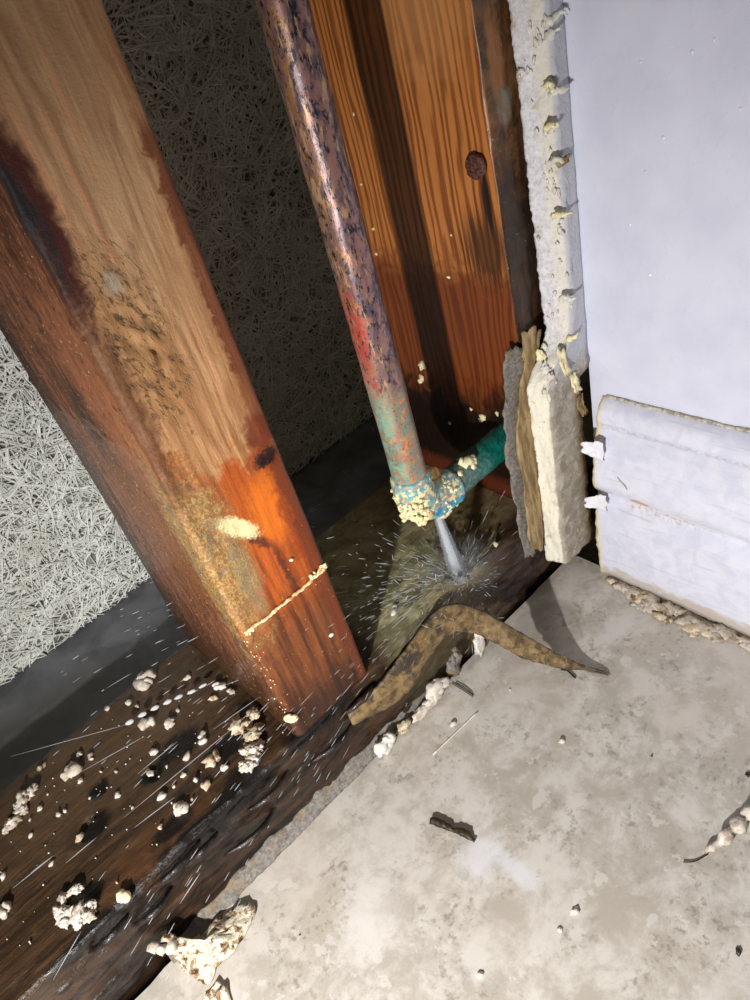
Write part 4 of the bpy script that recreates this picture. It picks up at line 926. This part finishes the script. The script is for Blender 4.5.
# ---------------------------------------------------------------- water
JET0 = Vector((PX + 0.0062, PY - 0.0035, HZ - 0.0072)); JET1 = Vector((0.0975, 0.0028, 0.0008))
def water():
    pts = [JET0.lerp(JET1, t) for t in np.linspace(0, 1, 20)]
    jet = thing('water_jet', tuple(JET1), 'white jet of water spurting down from the elbow onto the plate', 'water jet')
    for nm, k, mt in (('jet_core', 0.55, M['jet']), ('jet_sheath', 0.85, M['jet_soft']), ('jet_mist', 1.2, M['jet_soft'])):
        V, F = tube(pts, [k * (0.0017 + 0.0022 * (i / 19) ** 1.2) for i in range(20)], 18, True, lambda q: 0.0003 * FB(*q, 500, 3))
        mesh_obj(nm, V, F, mt, jet)
    # low crown of splashing water where the jet lands
    def al(m):
        dx = m.x - JET1.x * 1000; dy = m.y - JET1.y * 1000
        d = (dx * dx + dy * dy).f('SQRT')
        return m.ss(24, 1, d) * m.ss(0.25, 0.75, m.noise(0.16, 3, 0.6)) * 0.13
    mt = m_water('splash_mist', al)
    Vall, Fall = [], []
    for k, (h, R0) in enumerate(((0.012, 0.021), (0.007, 0.024), (0.016, 0.014))):
        V, F = grid(48, 14, lambda u, v: (JET1.x + math.cos(u * 6.2832) * (0.001 + v * R0) * 1.15, JET1.y + math.sin(u * 6.2832) * (0.001 + v * R0) + 0.002 * v, 0.001 + h * math.sin(v * 2.4) * (0.75 + 0.5 * FB(math.cos(u * 6.2832), math.sin(u * 6.2832), v, 2, k))))
        off = len(Vall); Vall += V; Fall += [tuple(i + off for i in f) for f in F]
    mesh_obj('water_splash', Vall, Fall, mt, base=tuple(JET1), kind='stuff', label='thin misty splash around the foot of the water jet', cat='water')
    # spray: fine threads flung outwards from the impact
    r = random.Random(21); V = []; F = []
    def thread(p, d, ln, w):
        d = d.normalized(); u = d.orthogonal().normalized(); v = d.cross(u); o = len(V)
        for s, k in ((-0.5, 0.25), (-0.1, 1.0), (0.3, 0.9), (0.5, 0.15)):
            c = p + d * (ln * s)
            for a in (0, 2.094, 4.189): V.append(tuple(c + (u * math.cos(a) + v * math.sin(a)) * w * k))
        for i in range(3):
            for j in range(3): F.append((o + i * 3 + j, o + i * 3 + (j + 1) % 3, o + i * 3 + 3 + (j + 1) % 3, o + i * 3 + 3 + j))
        F.append((o, o + 2, o + 1)); F.append((o + 9, o + 10, o + 11))
    def clear(p):
        if -0.003 < p.x < 0.041 and -0.003 < p.y < W + .003: return False
        if p.y < 0.001 and p.x > 0.015 and p.z < 0.007: return False
        return p.z > 0.0015 if p.y > -0.002 else p.z > HF + 0.004
    cnt = 0
    while cnt < 620:
        a = r.gauss(math.radians(172), 0.55) if r.random() < 0.8 else r.uniform(0, 6.28)
        el = abs(r.gauss(0.30, 0.28)); dist = r.uniform(0.015, 0.20)
        d = Vector((math.cos(a) * math.cos(el), math.sin(a) * math.cos(el), math.sin(el)))
        p = JET1 + d * dist; p.z -= dist * dist * 2.0
        t = d - Vector((0, 0, dist * 4.0))
        if p.x > X2 - 0.01 or p.y > YB - 0.02 or p.y < -0.022 or (p.x < -0.02 and r.random() < 0.55) or not clear(p) or not clear(p + t.normalized() * 0.004) or not clear(p - t.normalized() * 0.004): continue
        ln = r.uniform(0.001, 0.0045) * (1.8 if r.random() < 0.12 else 1); w = r.uniform(0.00008, 0.00017)
        thread(p, t, ln, w); cnt += 1
    cnt = 0
    while cnt < 230:
        a = math.radians(r.uniform(170, 250)); el = r.uniform(0.05, 1.0); dist = r.uniform(0.012, 0.085)
        d = Vector((math.cos(a) * math.cos(el), math.sin(a) * math.cos(el), math.sin(el))); p = JET1 + d * dist; p.z -= dist * dist * 2
        if not clear(p) or not clear(p + d * 0.004) or not clear(p - d * 0.004) or p.y < -0.035: continue
        thread(p, d + Vector((r.gauss(0, .3), r.gauss(0, .3), r.gauss(0, .3))), r.uniform(0.0012, 0.0045), r.uniform(0.00008, 0.00015)); cnt += 1
    # a few long ones crossing above the plate
    for p0, p1 in LONGT:
        a = Vector(p0); c = Vector(p1); thread((a + c) / 2, c - a, (c - a).length, 0.00017)
    for _ in range(420):      # dense low fan right around the impact
        a = r.uniform(0, 6.283); el = r.uniform(0.03, 0.5) if r.random() < .7 else r.uniform(.5, 1.1); dist = 0.003 + 0.022 * r.random() ** 1.3
        d = Vector((math.cos(a) * math.cos(el), math.sin(a) * math.cos(el), math.sin(el))); p = JET1 + d * dist
        ln = r.uniform(0.0015, 0.005); 
        if min(p.z, (p - d * ln * .5).z) < 0.0006 or p.y < -0.02 or (p.y < -0.001 and p.z < 0.006): continue
        thread(p, d, ln, r.uniform(0.00004, 0.00009))
    mesh_obj('water_spray', V, F, M['thread'], base=tuple(JET1), smooth=False, kind='stuff', label='fine threads of water spray flying left from the leak', cat='water')
    names = ['droplet of water at the low left end of the bright drop row', 'second water droplet from the low left end of the drop row', 'third water droplet from the low left end of the drop row', 'middle water droplet of the row of seven bright drops', 'third water droplet from the stud end of the drop row', 'second water droplet from the stud end of the drop row', 'droplet of water nearest the stud in the bright drop row']
    for i, p in enumerate(DROPROW):
        q = Vector(p); dr = (Vector(DROPROW[-1]) - Vector(DROPROW[0])).normalized()
        q.z = 0.0034
        pts = [q + dr * s for s in (-0.0021, -0.0016, -0.0008, 0.0, 0.0008, 0.0014, 0.0017)]
        k = (1.0, 0.95, 0.95, 0.9, 0.8, 0.75, 0.65)[i]
        V, F = tube(pts, [k * a for a in (0.0001, 0.0005, 0.0009, 0.0010, 0.0009, 0.0006, 0.0001)], 10)
        mesh_obj('water_droplet', V, F, DROPM, base=tuple(q), label=names[i], cat='droplet', group='row of flying water drops')
DROPM = m_water('bright_water_drop', 0.95, (250, 252, 255))
water()

# ---------------------------------------------------------------- crumbs on the sill plate
def crumb(nm, parts, mat, label, cat, group=None, seed=0, sub=2, amp=0.45, zmin=None):
    b = (parts[0][0], parts[0][1], min(p[2] - p[5] * 0.8 for p in parts))
    V, F = blobs(parts, seed, sub, amp, 1.8, zmin)
    return mesh_obj(nm, V, F, mat, base=b, label=label, cat=cat, group=group)

r = random.Random(31)
order = sorted(range(len(CRUMBS)), key=lambda i: -(CRUMBS[i][2] * CRUMBS[i][3]))
special = {0: ('white plaster crumb resting near the back edge of the sill plate', 'white'),
           21: ('lumpy white plaster crumb alone on the left middle of the plate', 'white'),
           10: ('flat tan and white plaster crumb left of the crumbly pile', 'dirty'),
           9: ('bright white round crumb between the drop row and the stud', 'foam'),
           17: ('upright white crumb right of centre on the plate front half', 'white'),
           31: ('cream coloured crumb at the front edge of the sill plate', 'cream'),
           32: ('white crumb cut by the left picture edge, lower one', 'white'),
           3: ('flat whitish crumb just under the bright drop row', 'white'),
           4: ('small flat crumb beside the end of the drop row', 'white')}
for i, (x, y, w, h) in enumerate(CRUMBS):
    s = max(w, h) / 2; parts = []
    k = 1 if s < 0.0016 else 2 if s < 0.0022 else 4
    for j in range(k):
        if k == 1: ox = oy = 0; q = s * 0.95
        else: ox, oy, q = r.uniform(-.32, .32) * w, r.uniform(-.32, .32) * h, s * r.uniform(0.5, 0.75)
        parts.append((x + ox, y + oy, q * 0.55, q, q, q * r.uniform(0.6, 0.9)))
    lab, mt = special.get(i, (CLAB.get(i, ''), ('white', 'foam', 'white', 'dirty', 'white')[i % 5]))
    crumb('plaster_crumb', parts, M[mt], lab, 'crumb', 'plaster crumbs on the sill plate', i, 2 if s > 0.0009 else 1)
def cl(parts, lab, mt, seed, zk=0.6):
    ps = []
    rr = random.Random(seed)
    for (x, y, d) in parts:
        for j in range(4):
            q = d * rr.uniform(0.34, 0.5)
            ps.append((x + rr.uniform(-.25, .25) * d, y + rr.uniform(-.25, .25) * d, q * zk + (0.0008 if j == 3 else 0), q, q, q * 0.6))
    crumb('plaster_crumb', ps, M[mt], lab, 'crumb', 'plaster crumbs on the sill plate', seed, 3, 0.6)
cl(CLUSTERA, 'crumbly tan and white pile nearest the left stud foot', 'dirty', 61, 0.9)
cl(CLUSTERB, 'knobbly white crumb pile below the tan pile by the stud', 'white', 62, 0.9)
cl(LONGL, 'long pinkish white crumb near the left picture edge', 'white', 63)
cl(FORKC, 'large hooked white plaster chunk at the lower left of the plate', 'white', 64, 0.9)
# dust-fine grains
parts = []
for i in range(110):
    x = r.uniform(-0.115, 0.0) if i < 140 else r.uniform(0.045, 0.14); y = r.uniform(0.004, 0.08); q = r.uniform(0.00015, 0.00035)
    parts.append((x, y, q * 0.6, q, q, q))
V, F = blobs(parts, 77, 1, 0.3)
mesh_obj('plaster_grit', V, F, M['foam'], base=(0, 0.04, 0), kind='stuff', label='fine white plaster grit sprinkled over the wet sill plate', cat='grit')
crumb('plaster_crumb', [(0.0665, 0.014, 0.0008, 0.0014, 0.001, 0.001), (0.0685, 0.0155, 0.0007, 0.0012, 0.001, 0.0009)], M['foam'], 'white crumb on the olive plate left of the water jet', 'crumb', 'plaster crumbs on the sill plate', 91)
crumb('plaster_crumb', [(0.1225, 0.003, 0.0009, 0.0014, 0.0014, 0.0012)], M['cream'], 'lone cream crumb right of the water jet', 'crumb', 'plaster crumbs on the sill plate', 92)
crumb('plaster_crumb', [(-0.096, 0.137, LEDGE + 0.001, 0.004, 0.0022, 0.0016), (-0.093, 0.1365, LEDGE + 0.001, 0.0022, 0.0018, 0.0013)], M['dirty'], 'grey crumb lying on the concrete ledge behind the plate', 'crumb', None, 93)
# flecks stuck to the corner stud
for i, (x, y, z) in enumerate(XSPECK):
    q = (0.0020, 0.0019, 0.0017, 0.0012, 0.0008, 0.0009, 0.0007, 0.0007, 0.0006, 0.0006, 0.0006, 0.0006)[i]
    parts = [(X2 - q * 0.3, y, z, q * 0.7, q, q)] + ([(X2 - q * 0.3, y + q * 0.8, z - q * 1.1, q * 0.6, q * 0.7, q * 0.8)] if q > 0.0014 else [])
    V, F = blobs(parts, i + 40, 2, 0.45); mesh_obj('cream_fleck', V, F, M['cream'], stud2)

# ---------------------------------------------------------------- along the tile edge
def mortar_smear():
    def fn(u, v):
        x = -0.080 + u * 0.143
        e = 0.5 + 0.5 * FB(x, 0, 0, 60, 3); 
        return (x, -0.0012 + 0.0022 * (1 - v) - 0.0042 * v * v * (0.2 + 0.4 * e) + 0.0004 * FB(x, v * .01, 0, 200, 2), HF + 0.0002 + (0.0055 + 0.002 * FB(x, 0, 0, 70, 8)) * (1 - v) * (0.35 + 0.65 * math.sin(math.pi * min(1, u * 1.02)) ** 0.5))
    V, F = slab(130, 10, fn, (0, 0.003, -0.0002))
    mesh_obj('mortar_smear', V, F, M['mortar'], base=(0, -0.002, HF), label='ragged grey mortar smear between tile edge and sill plate', cat='mortar')
mortar_smear()
ck = [('upright white plaster flake tucked under the peeled strip', 'foam', [(0.0925, -0.0055, -0.034, 0.0030, 0.0013, 0.0066), (0.0940, -0.0058, -0.027, 0.0024, 0.0012, 0.0060)]),
      ('orange-stained white plaster chunk at the tile edge', 'white', [(0.0635, -0.0045, -0.036, 0.0052, 0.003, 0.0048), (0.0665, -0.0045, -0.036, 0.003, 0.0025, 0.004), (0.060, -0.005, -0.0385, 0.003, 0.002, 0.003)]),
      ('flat white plaster slice under the orange-stained chunk', 'white', [(0.053, -0.005, -0.0395, 0.0055, 0.0026, 0.0024), (0.057, -0.005, -0.039, 0.003, 0.0024, 0.0022)]),
      ('white plaster chip at the tile edge right of the stud', 'foam', [(0.0300, -0.004, -0.0385, 0.0036, 0.0026, 0.0036), (0.033, -0.0045, -0.037, 0.002, 0.002, 0.003), (0.027, -0.004, -0.040, 0.002, 0.002, 0.002)]),
      ('grey-brown rotten lump between the plaster flakes', 'mortar', [(0.0765, -0.0035, -0.035, 0.0045, 0.0022, 0.006), (0.080, -0.0035, -0.031, 0.003, 0.002, 0.005)]),
      ('small dirty chip on the mortar beside the white chip', 'dirty', [(0.042, -0.004, -0.0395, 0.0032, 0.002, 0.0024)])]
for i, (lab, mt, ps) in enumerate(ck):
    crumb('plaster_chunk', ps, M[mt], lab, 'crumb', 'plaster pieces along the tile edge', 120 + i, 3, 0.38, HF + 0.0001)

def strip():
    top = catmull([(0.022, -0.0002, -0.0110), (0.034, -0.0026, -0.0085), (0.048, -0.0042, -0.0035), (0.063, -0.0046, 0.0012), (0.076, -0.0046, 0.0036), (0.086, -0.0080, 0.0000), (0.093, -0.0150, -0.0080), (0.100, -0.0250, -0.0200), (0.1065, -0.0360, -0.0315), (0.1115, -0.0455, -0.0385), (0.1156, -0.0557, -0.0413)], 80)
    bot = catmull([(0.022, -0.0004, -0.0170), (0.034, -0.0036, -0.0200), (0.048, -0.0062, -0.0200), (0.063, -0.0070, -0.0125), (0.076, -0.0078, -0.0085), (0.085, -0.0120, -0.0140), (0.0905, -0.0190, -0.0210), (0.0970, -0.0290, -0.0320), (0.1045, -0.0380, -0.0385), (0.1110, -0.0465, -0.0412), (0.1154, -0.0560, -0.0420)], 80)
    def fn(u, v):
        k = min(79, int(round(u * 79))); p = top[k].lerp(bot[k], v)
        bul = -0.0016 * math.sin(math.pi * v)
        rag = 0.0014 * FB(u * 30, 0, 0, 1, 4) * v * (1 if u < 0.75 else 0.2)
        return (p.x + 0.0004 * FB(p.x, p.y, p.z, 300, 2), p.y + bul + 0.0006 * FB(p.x, p.y, p.z, 250, 3), max(p.z + rag, HF + 0.0004))
    V, F = slab(80, 12, fn, (0.0003, 0.0010, 0.0006))
    mesh_obj('peeled_strip', V, F, M['strip'], base=(0.08, -0.006, HF), label='brown peeled strip arching from the sill plate onto the tile', cat='strip')
    V, F = tube(catmull([(0.1060, -0.0400, HF + 0.0022), (0.1078, -0.0420, HF + 0.0008), (0.1066, -0.0468, HF + 0.0006)], 10), 0.0004, 6)
    mesh_obj('dark_fibre', V, F, M['hair'], base=(0.106, -0.043, HF), label='short dark fibre hanging off the peeled strip on the tile', cat='fibre')
strip()

# crumbled grout under the baseboard
for i, (x, y, d) in enumerate(GROUT):
    rr = random.Random(200 + i); ps = []
    for j in range(5):
        q = d * rr.uniform(0.3, 0.55); ps.append((min(x + rr.uniform(-.4, .4) * d, XB - q), y + rr.uniform(-.5, .5) * d, HF + q * 0.2, q, q * 1.3, q * 0.5))
    crumb('grout_crumb', ps, M['grout' if i % 3 else 'dirty'], GLAB[i], 'crumb', 'grout crumbs under the baseboard', 200 + i, 2, 0.5, HF + 0.0001)

# ---------------------------------------------------------------- litter on the tile
def scrap(pts, label, seed, lift):
    P = [Vector(p) for p in pts]; c = sum(P, Vector()) / len(P)
    nr = 7; V = []; F = []; n = len(P) * 4
    dense = catmull(P + [P[0]], n + 1)[:-1]
    for k in range(nr + 1):
        t = k / nr
        for q in dense:
            p = c.lerp(q, t)
            e = 0.0010 * FB(p.x, p.y, 0, 260, seed) if k == nr else 0
            h = 0.0022 * (0.55 + FB(p.x, p.y, 0, 150, seed + 1)) + lift * (1 - t)
            V.append((p.x + e, p.y + e, max(p.z + h, HF + 0.0009)))
    m = len(V)
    for (x, y, z) in list(V): V.append((x, y, z - 0.0008))
    for k in range(nr):
        for j in range(n):
            a = k * n + j; b = k * n + (j + 1) % n
            F.append((a, b, b + n, a + n)); F.append((a + m, a + n + m, b + n + m, b + m))
    for j in range(n):
        a = nr * n + j; b = nr * n + (j + 1) % n; F.append((a, b, b + m, a + m))
    return mesh_obj('plaster_scrap', V, F, M['scrap'], base=(c.x, c.y, HF), label=label, cat='scrap')
scrap(SCRAP, 'large torn cream and brown plaster scrap at the tile corner', 5, 0.0012)
scrap(SCRAP2, 'small dark-edged plaster scrap under the large torn one', 9, 0.0006)
crumb('plaster_crumb', [(-0.0790, -0.0055, -0.0262, 0.0026, 0.0018, 0.0024), (-0.0765, -0.006, -0.0285, 0.002, 0.0018, 0.002), (-0.0805, -0.0045, -0.023, 0.0016, 0.0015, 0.0015)], M['white'], 'white plaster crumb at the upper left tip of the large scrap', 'crumb', None, 96)

V, F = tube(catmull([(p[0], p[1], HF + 0.0009) for p in TWIG], 30), [0.0007 + 0.0006 * abs(math.sin(i * 0.22 + 0.4)) + (0.0002 if i < 24 else -0.0002) for i in range(30)], 10, True, lambda q: 0.0005 * FB(*q, 500, 3))
mesh_obj('rotten_splinter', V, F, M['twig'], base=tuple(TWIG[2]), label='short dark rotten splinter lying alone on the tile', cat='splinter')
cu = catmull([(p[0], p[1], HF + 0.0018) for p in CURL], 30)
root = thing('plaster_curl', tuple(CURL[1]), 'knobbly white plaster curl with a hair tail, right side of tile', 'plaster')
V, F = tube(cu, [0.0008 + 0.0030 * min(1, i / 12) * (0.75 + 0.4 * math.sin(i * 0.9)) * 0.62 for i in range(30)], 10, True, lambda q: 0.0011 * FB(*q, 330, 3)); 
mesh_obj('curl_body', [(a, b, max(c, HF + 0.0001)) for a, b, c in V], F, M['white'], root)
V, F = tube(catmull([(p[0], p[1], HF + 0.0006) for p in CURLHAIR], 12), 0.00022, 5); mesh_obj('hair_tail', V, F, M['hair'], root)
V, F = tube(catmull([(p[0], p[1], HF + 0.0006) for p in HAIR], 24), 0.00022, 5)
mesh_obj('wire_bit', V, F, M['hair'], base=tuple(HAIR[0]), label='thin bent dark wire bit on the tile near the chunks', cat='wire')
lbl = ['white foam fleck on the tile below the peeled strip tip', 'white fleck near the bottom middle of the tile', 'pale flat fleck at the bottom of the tile', 'white chip beside the scratch on the tile', 'faint pale fleck left of the bottom white fleck', 'tiny pale fleck between the scratch and the peeled strip']
for i, p in enumerate(SPECKS):
    q = (0.0016, 0.0013, 0.0012, 0.0015, 0.0008, 0.0007)[i]
    crumb('plaster_fleck', [(p[0], p[1], HF + q * 0.4, q, q * 0.8, q * 0.6)], M['foam'], lbl[i], 'crumb', 'flecks on the tile', 140 + i)
lbl = ['black grit speck near the bottom right picture corner', 'tiny dark speck in the middle right of the tile', 'dark speck at the right picture edge above the curl', 'tiny dark speck on the tile right of the large scrap']
for i, p in enumerate(DARKSPECKS):
    q = (0.0011, 0.0006, 0.0008, 0.0005)[i]
    crumb('grit_speck', [(p[0], p[1], HF + q * 0.4, q, q * 0.8, q * 0.6)], M['twig'], lbl[i], 'grit', 'dark specks on the tile', 150 + i)
a, b = Vector(STREAK[0]), Vector(STREAK[1])
V, F = tube([a.lerp(b, t) + Vector((0, 0, 0.0003)) for t in np.linspace(0, 1, 12)], 0.0003, 5)
mesh_obj('plaster_thread', V, F, M['foam'], base=tuple(a), label='straight thin pale plaster thread lying on the tile', cat='thread')
